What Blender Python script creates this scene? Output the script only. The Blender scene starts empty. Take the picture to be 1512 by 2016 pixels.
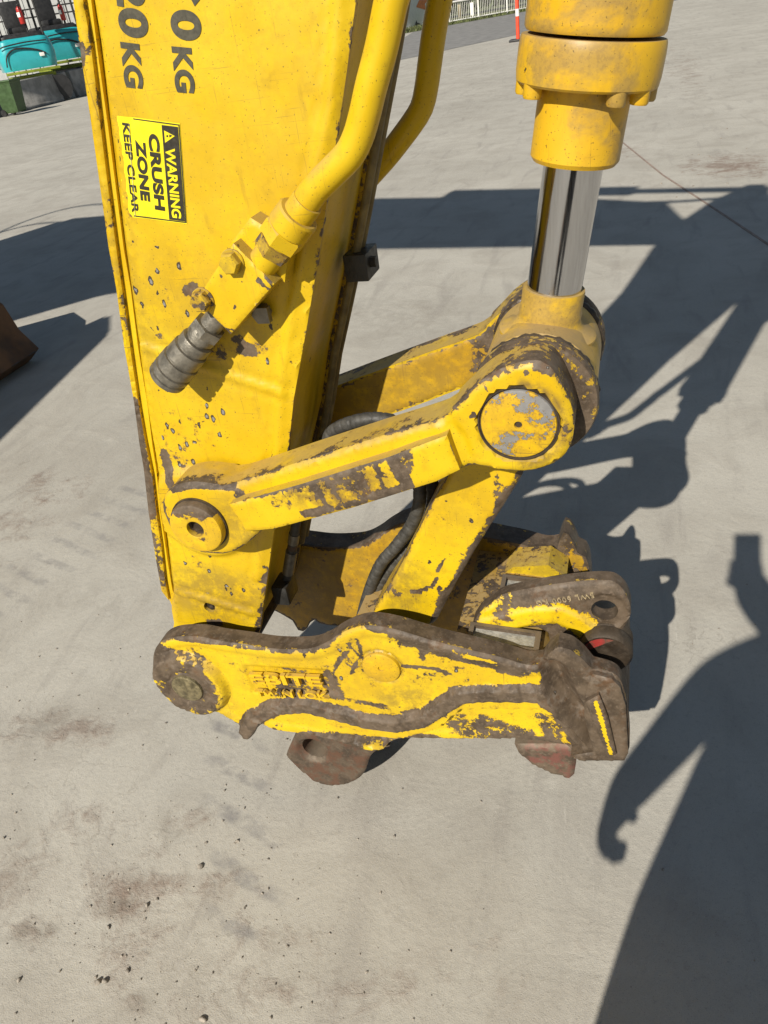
import bpy, bmesh, math, random
import numpy as np
from mathutils import Vector, Matrix, Quaternion
from mathutils.geometry import delaunay_2d_cdt
random.seed(4); rng = np.random.default_rng(4)
S = bpy.context.scene; C = S.collection

# ------------------------------------------------------------------ camera, sky, sun, exposure
F, CX, CY = 1515.0, 756.0, 1008.0            # lens of the photograph in its own 1512x2016 pixels
PITCH, ROLL, VPX, CAMH = 33.3, 9.0, 1265.0, 1.5
def camera_basis():
    p, r = math.radians(PITCH), math.radians(ROLL)
    up = np.array([-math.sin(r)*math.cos(p), -math.cos(r)*math.cos(p), -math.sin(p)])
    X = (VPX-CX)/F; Y = -(up[0]*X+up[2])/up[1]
    ya = np.array([X, Y, 1.0]); ya /= np.linalg.norm(ya)
    return np.stack([np.cross(ya, up), ya, up])
RC = camera_basis(); CAM = np.array([0, 0, CAMH])
def ray(px, py): return RC @ np.array([(px-CX)/F, (py-CY)/F, 1.0])
def aty(px, py, Y):
    d = ray(px, py); return CAM + d*((Y-CAM[1])/d[1])
def ground(px, py, z=0.0):
    d = ray(px, py); return CAM + d*((z-CAM[2])/d[2])
SUN = ray(1485, 1062); SUN /= np.linalg.norm(SUN)       # the way sunlight travels
def shadow_src(px, py, Y):                              # the point at depth Y that shades a spot on the ground
    g = ground(px, py); return g + SUN*((Y-g[1])/SUN[1])

cam = bpy.data.cameras.new('camera'); camo = bpy.data.objects.new('camera', cam); C.objects.link(camo)
cam.sensor_fit = 'VERTICAL'; cam.sensor_height = 36; cam.lens = F/2016*36
cam.clip_start = 0.02; cam.clip_end = 2000
m = Matrix.Identity(4)
for i in range(3):
    m[i][0] = RC[i][0]; m[i][1] = -RC[i][1]; m[i][2] = -RC[i][2]; m[i][3] = CAM[i]
camo.matrix_world = m
S.camera = camo

w = bpy.data.worlds.new('World'); S.world = w; w.use_nodes = True
nt = w.node_tree; nt.nodes.clear()
sky = nt.nodes.new('ShaderNodeTexSky'); sky.sky_type = 'NISHITA'; sky.sun_disc = False
ELEV = math.asin(-SUN[2]); sky.sun_elevation = ELEV
sky.sun_rotation = math.atan2(-SUN[0], -SUN[1]); sky.dust_density = .7; sky.air_density = 1.25
bg = nt.nodes.new('ShaderNodeBackground'); bg.inputs[1].default_value = 0.05
wo = nt.nodes.new('ShaderNodeOutputWorld')
nt.links.new(sky.outputs[0], bg.inputs[0]); nt.links.new(bg.outputs[0], wo.inputs[0])
sl = bpy.data.lights.new('sun', 'SUN'); sl.energy = 5.0; sl.angle = math.radians(0.53); sl.color = (1.0, 0.93, 0.82)
so = bpy.data.objects.new('sun', sl); C.objects.link(so)
so.rotation_mode = 'QUATERNION'; so.rotation_quaternion = Vector(SUN).to_track_quat('-Z', 'Y'); so.location = (-3, -8, 9)
S.view_settings.view_transform = 'Standard'; S.view_settings.look = 'None'
S.view_settings.exposure = 0.31; S.view_settings.gamma = 1.0; S.view_settings.use_curve_mapping = False

# ------------------------------------------------------------------ node helpers and materials
class NB:
    def __init__(s, name):
        s.m = bpy.data.materials.new(name); s.m.use_nodes = True; s.t = s.m.node_tree; s.t.nodes.clear()
        s.out = s.t.nodes.new('ShaderNodeOutputMaterial'); s.b = s.t.nodes.new('ShaderNodeBsdfPrincipled')
        s.t.links.new(s.b.outputs[0], s.out.inputs[0])
        s.pos = s.t.nodes.new('ShaderNodeNewGeometry')
    def n(s, k): return s.t.nodes.new(k)
    def put(s, sock, v):
        if hasattr(v, 'is_linked') or isinstance(v, bpy.types.NodeSocket): s.t.links.new(v, sock)
        elif isinstance(v, (tuple, list)) and len(v) == 3 and sock.type == 'RGBA': sock.default_value = (*v, 1)
        else: sock.default_value = v
    def math(s, op, a, b=0.0, c=0.0, clamp=False):
        n = s.n('ShaderNodeMath'); n.operation = op; n.use_clamp = clamp
        for i, v in enumerate((a, b, c)): s.put(n.inputs[i], v)
        return n.outputs[0]
    def noise(s, scale, detail=5, rough=0.55, vec=None, dist=0.0):
        n = s.n('ShaderNodeTexNoise'); n.inputs['Scale'].default_value = scale; n.inputs['Detail'].default_value = detail
        n.inputs['Roughness'].default_value = rough; n.inputs['Distortion'].default_value = dist
        s.put(n.inputs['Vector'], vec if vec is not None else s.pos.outputs['Position']); return n.outputs[0]
    def map(s, v, a, b, c=0.0, d=1.0, smooth=True):
        n = s.n('ShaderNodeMapRange'); n.interpolation_type = 'SMOOTHSTEP' if smooth else 'LINEAR'
        s.put(n.inputs[0], v)
        for i, q in enumerate((a, b, c, d)): s.put(n.inputs[i+1], q)
        return n.outputs[0]
    def mix(s, f, a, b, mode='MIX'):
        n = s.n('ShaderNodeMix'); n.data_type = 'RGBA'; n.blend_type = mode
        s.put(n.inputs[0], f); s.put(n.inputs[6], a); s.put(n.inputs[7], b); return n.outputs[2]
    def attr(s, name):
        n = s.n('ShaderNodeAttribute'); n.attribute_name = name; return n.outputs['Fac']
    def scalepos(s, v, rot=(0, 0, 0)):
        n = s.n('ShaderNodeMapping'); n.inputs['Scale'].default_value = v; n.inputs['Rotation'].default_value = rot
        s.put(n.inputs['Vector'], s.pos.outputs['Position']); return n.outputs[0]
    def up(s):
        n = s.n('ShaderNodeSeparateXYZ'); s.put(n.inputs[0], s.pos.outputs['Normal']); return n.outputs[2]
    def bump(s, h, strength=0.3, dist=0.01, prev=None):
        n = s.n('ShaderNodeBump'); n.inputs['Strength'].default_value = strength; n.inputs['Distance'].default_value = dist
        s.put(n.inputs['Height'], h)
        if prev is not None: s.put(n.inputs['Normal'], prev)
        return n.outputs[0]
    def set(s, **k):
        names = dict(color='Base Color', rough='Roughness', metal='Metallic', normal='Normal', spec='Specular IOR Level', coat='Coat Weight', coatr='Coat Roughness', alpha='Alpha')
        for q, v in k.items(): s.put(s.b.inputs[names[q]], v)
        return s.m

def steel_colour(b, dark=1.0):
    n1 = b.noise(25, 6, 0.65); n2 = b.noise(140, 4, 0.6)
    c = b.mix(b.map(n1, .38, .62), (.056*dark, .040*dark, .026*dark), (.112*dark, .082*dark, .055*dark))
    return b.mix(b.map(n2, .5, .75, 0, .6), c, (.17*dark, .13*dark, .095*dark))
def mat_paint(name, col=(.65, .42, .006), dust=.5, base=0.0, dots=True, fine=1.0, drift=0.0, chipcol=None):
    b = NB(name)
    wear = b.math('ADD', b.attr('wear'), base)
    n = b.math('ADD', b.math('MULTIPLY', b.noise(24*fine, 8, .66, dist=.35), 1.0), b.math('MULTIPLY', b.noise(105*fine, 6, .7), .62))
    edge = b.math('SUBTRACT', b.math('ADD', b.math('SUBTRACT', n, .31), b.math('MULTIPLY', wear, .75)), .83)
    chip = b.map(edge, 0.0, .012)
    # stone chips: small ovals where 'spots' says so
    v = b.n('ShaderNodeTexVoronoi'); v.inputs['Scale'].default_value = 1.0; v.inputs['Randomness'].default_value = 1.0
    dn = b.n('ShaderNodeVectorMath'); dn.operation = 'ADD'
    nz = b.n('ShaderNodeTexNoise'); nz.inputs['Scale'].default_value = 160; b.put(nz.inputs['Vector'], b.pos.outputs['Position'])
    sc = b.n('ShaderNodeVectorMath'); sc.operation = 'SCALE'; b.put(sc.inputs[0], nz.outputs['Color']); sc.inputs['Scale'].default_value = .5
    b.put(dn.inputs[0], b.scalepos((84, 84, 50), (0, math.radians(-28), 0))); b.put(dn.inputs[1], sc.outputs[0]); b.put(v.inputs['Vector'], dn.outputs[0])
    rnd = b.n('ShaderNodeSeparateColor'); b.put(rnd.inputs[0], v.outputs['Color'])
    sel = b.math('LESS_THAN', rnd.outputs[0], b.math('ADD', b.math('MULTIPLY', b.attr('spots'), .9), .004))
    rad = b.math('ADD', b.math('MULTIPLY', rnd.outputs[1], .2), .2)
    spot = b.math('MULTIPLY', sel, b.map(b.math('SUBTRACT', rad, v.outputs['Distance']), 0, .05))
    spotcore = b.math('MULTIPLY', sel, b.map(b.math('SUBTRACT', b.math('SUBTRACT', rad, v.outputs['Distance']), .15), 0, .06))
    # paint colour: sun-bleached and grimy drift, dark specks
    big = b.noise(5, 4, .55); mid = b.noise(38, 5, .6)
    c = b.mix(b.map(big, .3, .7), (col[0]*.93, col[1]*.88, col[2]), (col[0]*1.06, col[1]*1.1, col[2]*1.4))
    c = b.mix(b.map(mid, .52, .78, 0, .45), c, (col[0]*.62, col[1]*.56, col[2]*1.5+.004))
    g = b.noise(1.0, 6, .7, vec=b.scalepos((60, 60, 9)))
    c = b.mix(b.map(g, .56, .8, 0, .5), c, (col[0]*.5, col[1]*.46, .012))
    grime = b.attr('grime')
    c = b.mix(b.math('MULTIPLY', grime, b.map(b.noise(45, 6, .7), .3, .6)), c, (.16, .105, .03))
    if drift: c = b.mix(b.math('MULTIPLY', b.map(b.noise(5.5, 7, .62, dist=.4), .47, .56), drift), c, b.mix(b.map(b.noise(160, 4, .7), .45, .6), (.30, .20, .06), (.22, .15, .06)))
    if dots:
        d = b.noise(330, 2, .5)
        c = b.mix(b.map(d, .66, .72, 0, .75), c, (.10, .07, .02))
    u = b.math('MULTIPLY', b.map(b.up(), .15, .8), b.map(b.noise(14, 5, .6), .3, .55, .25, 1))
    dustf = b.math('MULTIPLY', u, dust)
    dustc = (.34, .245, .115)
    c = b.mix(dustf, c, dustc)
    halo = b.map(edge, -.085, .0)
    c = b.mix(b.math('MULTIPLY', halo, b.map(b.noise(55, 5, .7), .3, .65, .1, .75)), c, (.27, .155, .022))
    s1 = b.noise(1.0, 3, .5, vec=b.scalepos((420, 40, 7), (0, math.radians(24), 0))); s2 = b.noise(1.0, 3, .5, vec=b.scalepos((9, 40, 460), (0, math.radians(-14), 0)))
    area = b.map(b.noise(6, 3, .5), .47, .6)
    scr = b.math('MULTIPLY', b.math('MAXIMUM', b.map(s1, .655, .685), b.map(s2, .665, .69)), b.math('MULTIPLY', area, b.math('ADD', .35, wear)))
    c = b.mix(b.math('MINIMUM', scr, .85), c, (.12, .075, .03))
    st = steel_colour(b) if chipcol is None else b.mix(b.map(b.noise(60, 5, .6), .3, .7), tuple(q*.8 for q in chipcol), chipcol)
    rim = b.map(edge, .0, .03)
    if chipcol is None: st = b.mix(b.math('MULTIPLY', b.map(b.noise(17, 6, .7), .5, .66), .55), st, b.mix(b.map(b.noise(80, 4, .6), .4, .6), (.115, .058, .026), (.20, .165, .13)))
    st = b.mix(rim, (.022, .015, .009), st)
    c = b.mix(chip, c, st)
    c = b.mix(spot, c, (.05, .036, .022)); c = b.mix(spotcore, c, (.20, .195, .19))
    allc = b.math('MAXIMUM', chip, spot)
    rough = b.math('ADD', b.math('MULTIPLY', allc, .08), b.map(b.noise(20, 3, .5), .3, .7, .36, .52))
    rough = b.math('ADD', rough, b.math('MULTIPLY', dustf, .35))
    nrm = b.bump(b.math('SUBTRACT', 1.0, allc), .35, .0012)
    nrm = b.bump(b.noise(120, 4, .6), .10, .002, nrm)
    nrm = b.bump(b.noise(9, 3, .5), .10, .003, nrm)
    return b.set(color=c, rough=rough, normal=nrm, spec=.4)
def mat_steel(name, dark=1.0, rough=.55, metal=.25, tint=None, bump=.35, dust=.45):
    b = NB(name); c = steel_colour(b, dark)
    if tint: c = b.mix(b.map(b.noise(30, 6, .7), .45, .6), c, tint)
    u = b.map(b.up(), .2, .9); c = b.mix(b.math('MULTIPLY', u, dust), c, (.26, .21, .15))
    nrm = b.bump(b.noise(160, 5, .7), bump, .002); nrm = b.bump(b.noise(18, 4, .6), .12, .004, nrm)
    return b.set(color=c, rough=b.map(b.noise(40, 4, .6), .3, .7, rough-.1, rough+.15), metal=metal, normal=nrm)
def mat_flat(name, col, rough=.5, metal=0.0, var=.15, scale=30, bump=.0, coat=0.0):
    b = NB(name); n = b.noise(scale, 5, .6)
    c = b.mix(b.map(n, .3, .7), tuple(q*(1-var) for q in col), tuple(min(1, q*(1+var)) for q in col))
    k = dict(color=c, rough=b.map(b.noise(scale*2, 3, .5), .3, .7, max(.02, rough-.08), rough+.08), metal=metal, coat=coat)
    if bump: k['normal'] = b.bump(b.noise(scale*5, 4, .6), bump, .003)
    return b.set(**k)
def mat_chrome():
    b = NB('chromed rod'); n = b.noise(1, 3, .5, vec=b.scalepos((300, 300, 4)))
    return b.set(color=b.mix(b.map(n, .4, .7, 0, .3), (.52, .52, .53), (.38, .37, .36)), metal=1.0, rough=b.map(n, .3, .7, .10, .17))
M = {}
M['paint'] = mat_paint('worn yellow paint', col=(.565, .378, .004))
M['hitchpaint'] = mat_paint('battered yellow paint', col=(.62, .428, .006), base=.02, dust=.5)
M['cylpaint'] = mat_paint('dusty yellow paint', col=(.60, .365, .012), dust=.75, drift=.75)
M['shadepaint'] = mat_paint('grimy paint with cavity shade', col=(.45, .265, .008), dust=.8, base=.05)  # base colour darkened to carry the shade between the plates
M['steel'] = mat_steel('bare brown steel')
M['dark'] = mat_steel('dark oily steel', .5, .5, .3, dust=.12)
M['rust'] = mat_steel('rusty steel', .85, .7, .1, (.095, .048, .028))
M['redsteel'] = mat_steel('steel with red paint', 1.0, .55, .1, (.28, .03, .025))
M['hooksteel'] = mat_steel('brown steel with red traces', 1.15, .65, .1, (.15, .06, .045))
M['grey'] = mat_flat('galvanised grey steel', (.185, .17, .14), .42, .55, .25, 60, .25)
M['scraped'] = mat_flat('scraped grey plate', (.34, .33, .29), .6, .2, .35, 45, .5)
M['chrome'] = mat_chrome()
M['rubber'] = mat_flat('black rubber', (.022, .021, .019), .5, 0, .3, 50, .2)
M['hose'] = mat_flat('dusty hose guard', (.045, .043, .038), .6, 0, .4, 60, .2)
M['brass'] = mat_flat('worn brass pin', (.19, .16, .09), .4, .5, .5, 70, .4)
M['print'] = mat_flat('faded black print', (.052, .047, .03), .55, 0, .3, 120)
M['lemon'] = mat_flat('lemon sticker vinyl', (.74, .63, .012), .34, 0, .16, 26)
M['black'] = mat_flat('black sticker ink', (.025, .022, .015), .4, 0, .25, 120)

# ------------------------------------------------------------------ object helpers
def link(name, mesh, mat, parent=None, **tags):
    o = bpy.data.objects.new(name, mesh); C.objects.link(o)
    if mat is not None and not mesh.materials: mesh.materials.append(mat)
    if parent is not None:
        o.parent = parent
    for k, v in tags.items(): o[k] = v
    return o
def origin_of(p):
    v = Vector((0, 0, 0))
    while p is not None: v += Vector(p.location); p = p.parent
    return np.array(v)
def thing(name, label, cat, loc=(0, 0, 0), group=None):
    o = bpy.data.objects.new(name, None); C.objects.link(o); o.location = loc; o.empty_display_size = .1
    o['label'] = label; o['category'] = cat
    if group: o['group'] = group
    return o
def tag(o, label=None, cat=None, group=None, kind=None):
    for k, v in (('label', label), ('category', cat), ('group', group), ('kind', kind)):
        if v: o[k] = v
    return o
def copy_tree(o, parent=None):
    c = o.copy(); C.objects.link(c)
    if parent is not None: c.parent = parent
    for ch in list(o.children): copy_tree(ch, c)
    return c
def mesh_from(name, V, Fc, mat, parent=None, angle=35, attrs=None, **tags):
    V = np.asarray(V, float) - origin_of(parent)
    me = bpy.data.meshes.new(name); me.from_pydata([tuple(v) for v in V], [], [tuple(int(i) for i in f) for f in Fc]); me.update()
    if attrs:
        for k, a in attrs.items():
            at = me.attributes.new(k, 'FLOAT', 'POINT'); at.data.foreach_set('value', np.asarray(a, np.float32))
    me.shade_smooth()
    if angle < 180: me.set_sharp_from_angle(angle=math.radians(angle))
    return link(name, me, mat, parent, **tags)
class MB:                                     # collects several shapes into one mesh
    def __init__(s): s.V = []; s.F = []
    def add(s, V, Fc):
        k = len(s.V); s.V += [tuple(v) for v in V]; s.F += [tuple(i+k for i in f) for f in Fc]; return s
    def box(s, a, b, rot=None, ch=0.0):
        a, b = np.array(a, float), np.array(b, float); c = (a+b)/2; h = abs(b-a)/2
        bm = bmesh.new(); bmesh.ops.create_cube(bm, size=2)
        for v in bm.verts: v.co = Vector(h*np.array(v.co))
        if ch: bmesh.ops.bevel(bm, geom=bm.edges[:], offset=min(ch, h.min()*.9), segments=2, profile=.6, affect='EDGES')
        R = np.array(rot) if rot is not None else np.eye(3)
        bm.verts.index_update()
        V = [R@np.array(v.co)+c for v in bm.verts]; Fc = [[v.index for v in f.verts] for f in bm.faces]; bm.free()
        return s.add(V, Fc)
    def tube(s, pts, r, n=14, cap=True):
        V, Fc = tube_mesh(pts, r, n, cap); return s.add(V, Fc)
    def build(s, name, mat, parent=None, angle=35, **tags): return mesh_from(name, s.V, s.F, mat, parent, angle, **tags)
def smooth_path(pts, step):
    P = np.asarray(pts, float); out = []
    Q = np.vstack([2*P[0]-P[1], P, 2*P[-1]-P[-2]])
    for i in range(1, len(Q)-2):
        p0, p1, p2, p3 = Q[i-1:i+3]; k = max(2, int(np.linalg.norm(p2-p1)/step))
        for t in np.linspace(0, 1, k, endpoint=False):
            out.append(.5*((2*p1)+(-p0+p2)*t+(2*p0-5*p1+4*p2-p3)*t*t+(-p0+3*p1-3*p2+p3)*t**3))
    out.append(P[-1]); return np.array(out)
def tube_mesh(pts, r, n=14, cap=True):
    P = np.asarray(pts, float); k = len(P); r = np.full(k, r) if np.isscalar(r) else np.asarray(r)
    T = np.gradient(P, axis=0) if k > 2 else np.array([P[1]-P[0]]*2)
    T /= np.linalg.norm(T, axis=1)[:, None]+1e-12
    a = np.array([0, 0, 1.0]) if abs(T[0][2]) < .9 else np.array([1.0, 0, 0])
    N = np.cross(T[0], a); N /= np.linalg.norm(N); V = []
    for i in range(k):
        N = N-T[i]*N.dot(T[i]); N /= np.linalg.norm(N); B = np.cross(T[i], N)
        for j in range(n):
            q = 2*math.pi*j/n; V.append(P[i]+r[i]*(math.cos(q)*N+math.sin(q)*B))
    Fc = [(i*n+j, i*n+(j+1) % n, (i+1)*n+(j+1) % n, (i+1)*n+j) for i in range(k-1) for j in range(n)]
    if cap: Fc += [tuple(range(n))[::-1], tuple(range((k-1)*n, k*n))]
    return V, Fc
def lathe(p0, axis, prof, n=40):              # prof: (distance along axis, radius)
    axis = np.asarray(axis, float)/np.linalg.norm(axis); p0 = np.asarray(p0, float)
    a = np.array([0, 0, 1.0]) if abs(axis[2]) < .9 else np.array([1.0, 0, 0])
    N = np.cross(axis, a); N /= np.linalg.norm(N); B = np.cross(axis, N); V = []
    for d, r in prof:
        for j in range(n):
            q = 2*math.pi*j/n; V.append(p0+axis*d+max(r, 1e-4)*(math.cos(q)*N+math.sin(q)*B))
    k = len(prof)
    Fc = [(i*n+j, (i+1)*n+j, (i+1)*n+(j+1) % n, i*n+(j+1) % n) for i in range(k-1) for j in range(n)]
    Fc += [tuple(range(n)), tuple(range((k-1)*n, k*n))[::-1]]
    return V, Fc
def lathe_obj(name, p0, axis, prof, mat, parent, n=40, angle=35, **tags):
    V, Fc = lathe(p0, axis, prof, n); return mesh_from(name, V, Fc, mat, parent, angle, **tags)

Y0 = 0.97                                      # near face of the hitch and of the links
YD = np.array([0, 1.0, 0])
def P(px, py, dy): return aty(px, py, Y0+dy)
def XZ(pts, dy): return np.array([[q[0], q[2]] for q in (P(x, y, dy) for x, y in pts)])
def resample(poly, step, smooth):
    poly = np.asarray(poly); n = len(poly); out = []
    dv = poly-np.roll(poly, 1, 0); dn = np.roll(dv, -1, 0)
    turn = np.abs(np.arctan2(dv[:, 0]*dn[:, 1]-dv[:, 1]*dn[:, 0], (dv*dn).sum(1)))
    for i in range(n):
        p0, p1, p2, p3 = poly[i-1], poly[i], poly[(i+1) % n], poly[(i+2) % n]
        if turn[i] > .62: p0 = 2*p1-p2
        if turn[(i+1) % n] > .62: p3 = 2*p2-p1
        k = max(1, int(round(np.linalg.norm(p2-p1)/step)))
        for t in np.arange(k)/k:
            if smooth:
                out.append(p1 + .5*t*((p2-p0)*1 + t*(2*p0-5*p1+4*p2-p3) + t*t*(3*p1-p0-3*p2+p3)))
            else: out.append(p1+(p2-p1)*t)
    return np.array(out)
def seg_dist(Q, A, closed=True):               # distance of points Q to polyline A
    Q = np.asarray(Q); best = np.full(len(Q), 1e9); n = len(A)
    for i in range(n if closed else n-1):
        a, b = A[i], A[(i+1) % n]; d = b-a; L = d.dot(d)+1e-15
        t = np.clip(((Q-a)@d)/L, 0, 1); best = np.minimum(best, np.linalg.norm(Q-a-t[:, None]*d, axis=1))
    return best
def inside(Q, A):
    Q = np.asarray(Q); c = np.zeros(len(Q), bool); n = len(A)
    for i in range(n):
        a, b = A[i], A[(i+1) % n]
        k = ((a[1] > Q[:, 1]) != (b[1] > Q[:, 1]))
        with np.errstate(divide='ignore', invalid='ignore'):
            x = (b[0]-a[0])*(Q[:, 1]-a[1])/(b[1]-a[1]+1e-18)+a[0]
        c ^= k & (Q[:, 0] < x)
    return c
def sstep(x, a, b):
    t = np.clip((x-a)/(b-a), 0, 1); return t*t*(3-2*t)
def plate(name, poly, dy, thick, mat, parent, grid=.008, fillet=.006, smooth=False, relief=None, wear=None, spots=None, grime=None,
          edgewear=.45, edgew=.006, sidewear=.5, holes=(), flip=False, step=None, angle=50, **tags):
    """A cast or cut plate: outline (x, z), near face at depth dy, rounded rim, relief(points, rim distance) pushes the face in (+) or out (-)."""
    R = resample(np.asarray(poly), step or grid, smooth)
    lo, hi = R.min(0), R.max(0)
    gx, gz = np.meshgrid(np.arange(lo[0], hi[0], grid), np.arange(lo[1], hi[1], grid*.87))
    gx = gx + (np.arange(gx.shape[0]) % 2)[:, None]*grid/2
    Q = np.stack([gx.ravel(), gz.ravel()], 1); Q = Q+rng.normal(0, grid*.04, Q.shape)
    Q = Q[inside(Q, R)]; Q = Q[seg_dist(Q, R) > grid*.45]
    rings = []
    for hc, hr in holes:
        n = 32; a = np.arange(n)*2*math.pi/n
        rings.append(np.stack([hc[0]+hr*np.cos(a), hc[1]+hr*np.sin(a)], 1))
        Q = Q[np.linalg.norm(Q-np.array(hc), axis=1) > hr+grid*.4]
    allp = np.vstack([R]+rings+[Q]); nr = len(R)
    edges = [(i, (i+1) % nr) for i in range(nr)]; k = nr; hid = []
    for r_ in rings:
        edges += [(k+i, k+(i+1) % len(r_)) for i in range(len(r_))]; hid.append((k, len(r_))); k += len(r_)
    vc, _, fc, ov, _, _ = delaunay_2d_cdt([Vector(p) for p in allp], edges, [], 1, 1e-7, True)
    V2 = np.array([[v[0], v[1]] for v in vc]); T = np.array([f for f in fc if len(f) == 3])
    cen = V2[T].mean(1); keep = inside(cen, R)
    for hc, hr in holes: keep &= np.linalg.norm(cen-np.array(hc), axis=1) > hr*.98
    T = T[keep]
    e1 = V2[T[:, 1]]-V2[T[:, 0]]; e2 = V2[T[:, 2]]-V2[T[:, 0]]
    neg = (e1[:, 0]*e2[:, 1]-e1[:, 1]*e2[:, 0]) < 0
    T[neg] = T[neg][:, ::-1]                    # counter-clockwise seen from -Y
    D = seg_dist(V2, R); off = np.zeros(len(V2))
    if fillet:
        d = np.clip(D, 0, fillet); off += fillet-np.sqrt(np.maximum(fillet**2-(fillet-d)**2, 0))
    if relief is not None: off += relief(V2, D)
    sgn = -1 if flip else 1
    yf = Y0+dy+(off if not flip else -off)
    W = np.zeros(len(V2)) if wear is None else np.asarray(wear(V2, D), float)
    W = np.maximum(W, edgewear*(1-sstep(D, 0, edgew*2)))
    A = {'wear': W, 'spots': np.zeros(len(V2)) if spots is None else spots(V2), 'grime': np.zeros(len(V2)) if grime is None else grime(V2)}
    V = [np.array([p[0], y, p[1]]) for p, y in zip(V2, yf)]
    Fc = [tuple(t) if not flip else tuple(t[::-1]) for t in T]
    W = list(W); SP = list(A['spots']); GR = list(A['grime'])
    yb = Y0+dy+thick*sgn
    def wall(idx, pts, outer):
        n = len(idx); base = len(V); rows = 3
        for rj in range(rows):
            f = rj/(rows-1)
            for i in range(n):
                y = yf[idx[i]]*(1-f)+yb*f; V.append(np.array([pts[i][0], y, pts[i][1]]))
                sw = sidewear(pts[i]) if callable(sidewear) else sidewear; W.append(sw if rj else max(edgewear, .3*sw)); SP.append(0); GR.append(.3)
        for rj in range(rows-1):
            for i in range(n):
                a, b2 = base+rj*n+i, base+rj*n+(i+1) % n
                q = (a, a+n, b2+n, b2); Fc.append(q if (outer ^ flip) else q[::-1])
        return base+(rows-1)*n
    # map outline input vertices to output ids
    omap = {}
    for oi, lst in enumerate(ov):
        for ii in lst: omap[ii] = oi
    area = .5*np.sum(R[:, 0]*np.roll(R[:, 1], -1)-np.roll(R[:, 0], -1)*R[:, 1])
    order = list(range(nr)) if area > 0 else list(range(nr))[::-1]
    b0 = wall([omap[i] for i in order], [R[i] for i in order], True)
    nb = list(range(b0, b0+nr))
    if not holes: Fc.append(tuple(nb[::-1]) if not flip else tuple(nb))
    for (k0, n), r_ in zip(hid, rings):
        wall([omap[k0+i] for i in range(n)], list(r_), False)
    return mesh_from(name, V, Fc, mat, parent, angle, {'wear': W, 'spots': SP, 'grime': GR}, **tags)
def zones(V2, lst):                            # lst: (px, py, rx_px, ry_px, value[, angle]) measured on the face
    pass
def zone_fn(dy, blobs=(), lines=(), base=0.0):
    """wear from ellipses (px,py,rx,ry,val) and polylines ([px..],width_m,val) given on the photographed face at depth dy"""
    B = [(XZ([(x, y)], dy)[0], np.linalg.norm(XZ([(x+rx, y)], dy)[0]-XZ([(x, y)], dy)[0]), np.linalg.norm(XZ([(x, y+ry)], dy)[0]-XZ([(x, y)], dy)[0]), v) for x, y, rx, ry, v in blobs]
    L = [(XZ(pts, dy), wd, v) for pts, wd, v in lines]
    def fn(V2, D=None):
        W = np.full(len(V2), base)
        for c, rx, ry, v in B:
            d = np.sqrt(((V2[:, 0]-c[0])/rx)**2+((V2[:, 1]-c[1])/ry)**2)
            W = np.maximum(W, v*(1-sstep(d, .45, 1.15)))
        for A, wd, v in L: W = np.maximum(W, v*(1-sstep(seg_dist(V2, A, False), wd*.5, wd*1.2)))
        return W
    return fn
def text_mesh(name, s, pa, pb, dy, mat, parent, height=None, bold=.02, extrude=.0004, flipv=False, fitw=True, gap=1.0, label=None):
    """flat or raised print whose baseline runs from pixel pa to pixel pb on the face at depth dy"""
    cu = bpy.data.curves.new(name, 'FONT'); cu.body = s; cu.size = 1.0; cu.offset = bold; cu.extrude = 0.0; cu.space_character = gap
    ob = bpy.data.objects.new(name, cu); C.objects.link(ob)
    dg = bpy.context.evaluated_depsgraph_get(); dg.update()
    me = bpy.data.meshes.new_from_object(ob.evaluated_get(dg)); bpy.data.objects.remove(ob)
    V = np.array([v.co[:] for v in me.vertices]); lo, hi = V.min(0), V.max(0)
    a, b = XZ([pa], dy)[0], XZ([pb], dy)[0]; u = b-a; L = np.linalg.norm(u); u /= L; v = np.array([-u[1], u[0]])
    kx = L/(hi[0]-lo[0]); ky = height/(hi[1]-lo[1]) if height else kx
    pos = np.array([a+u*(q[0]-lo[0])*kx+v*(q[1]-lo[1])*ky for q in V])
    me2 = bpy.data.meshes.new(name); o0 = origin_of(parent)
    bm = bmesh.new(); bm.from_mesh(me)
    for i, bv in enumerate(bm.verts): bv.co = Vector((pos[i][0]-o0[0], Y0+dy-o0[1], pos[i][1]-o0[2]))
    r = bmesh.ops.extrude_face_region(bm, geom=bm.faces[:])
    for g in r['geom']:
        if isinstance(g, bmesh.types.BMVert): g.co.y -= extrude
    bmesh.ops.recalc_face_normals(bm, faces=bm.faces[:])
    bm.to_mesh(me2); bm.free(); bpy.data.meshes.remove(me); me2.shade_flat()
    return link(name, me2, mat, parent)
def flat_poly(name, pts, dy, mat, parent, thick=.0004, **tags):
    A = XZ(pts, dy); n = len(A)
    V = [(a[0], Y0+dy, a[1]) for a in A]+[(a[0], Y0+dy+thick, a[1]) for a in A]
    area = np.sum(A[:, 0]*np.roll(A[:, 1], -1)-np.roll(A[:, 0], -1)*A[:, 1])
    o = list(range(n)) if area > 0 else list(range(n))[::-1]
    Fc = [tuple(o)]+[(o[i], o[i]+n, o[(i+1) % n]+n, o[(i+1) % n]) for i in range(n)]
    return mesh_from(name, V, Fc, mat, parent, 30, **tags)

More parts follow.
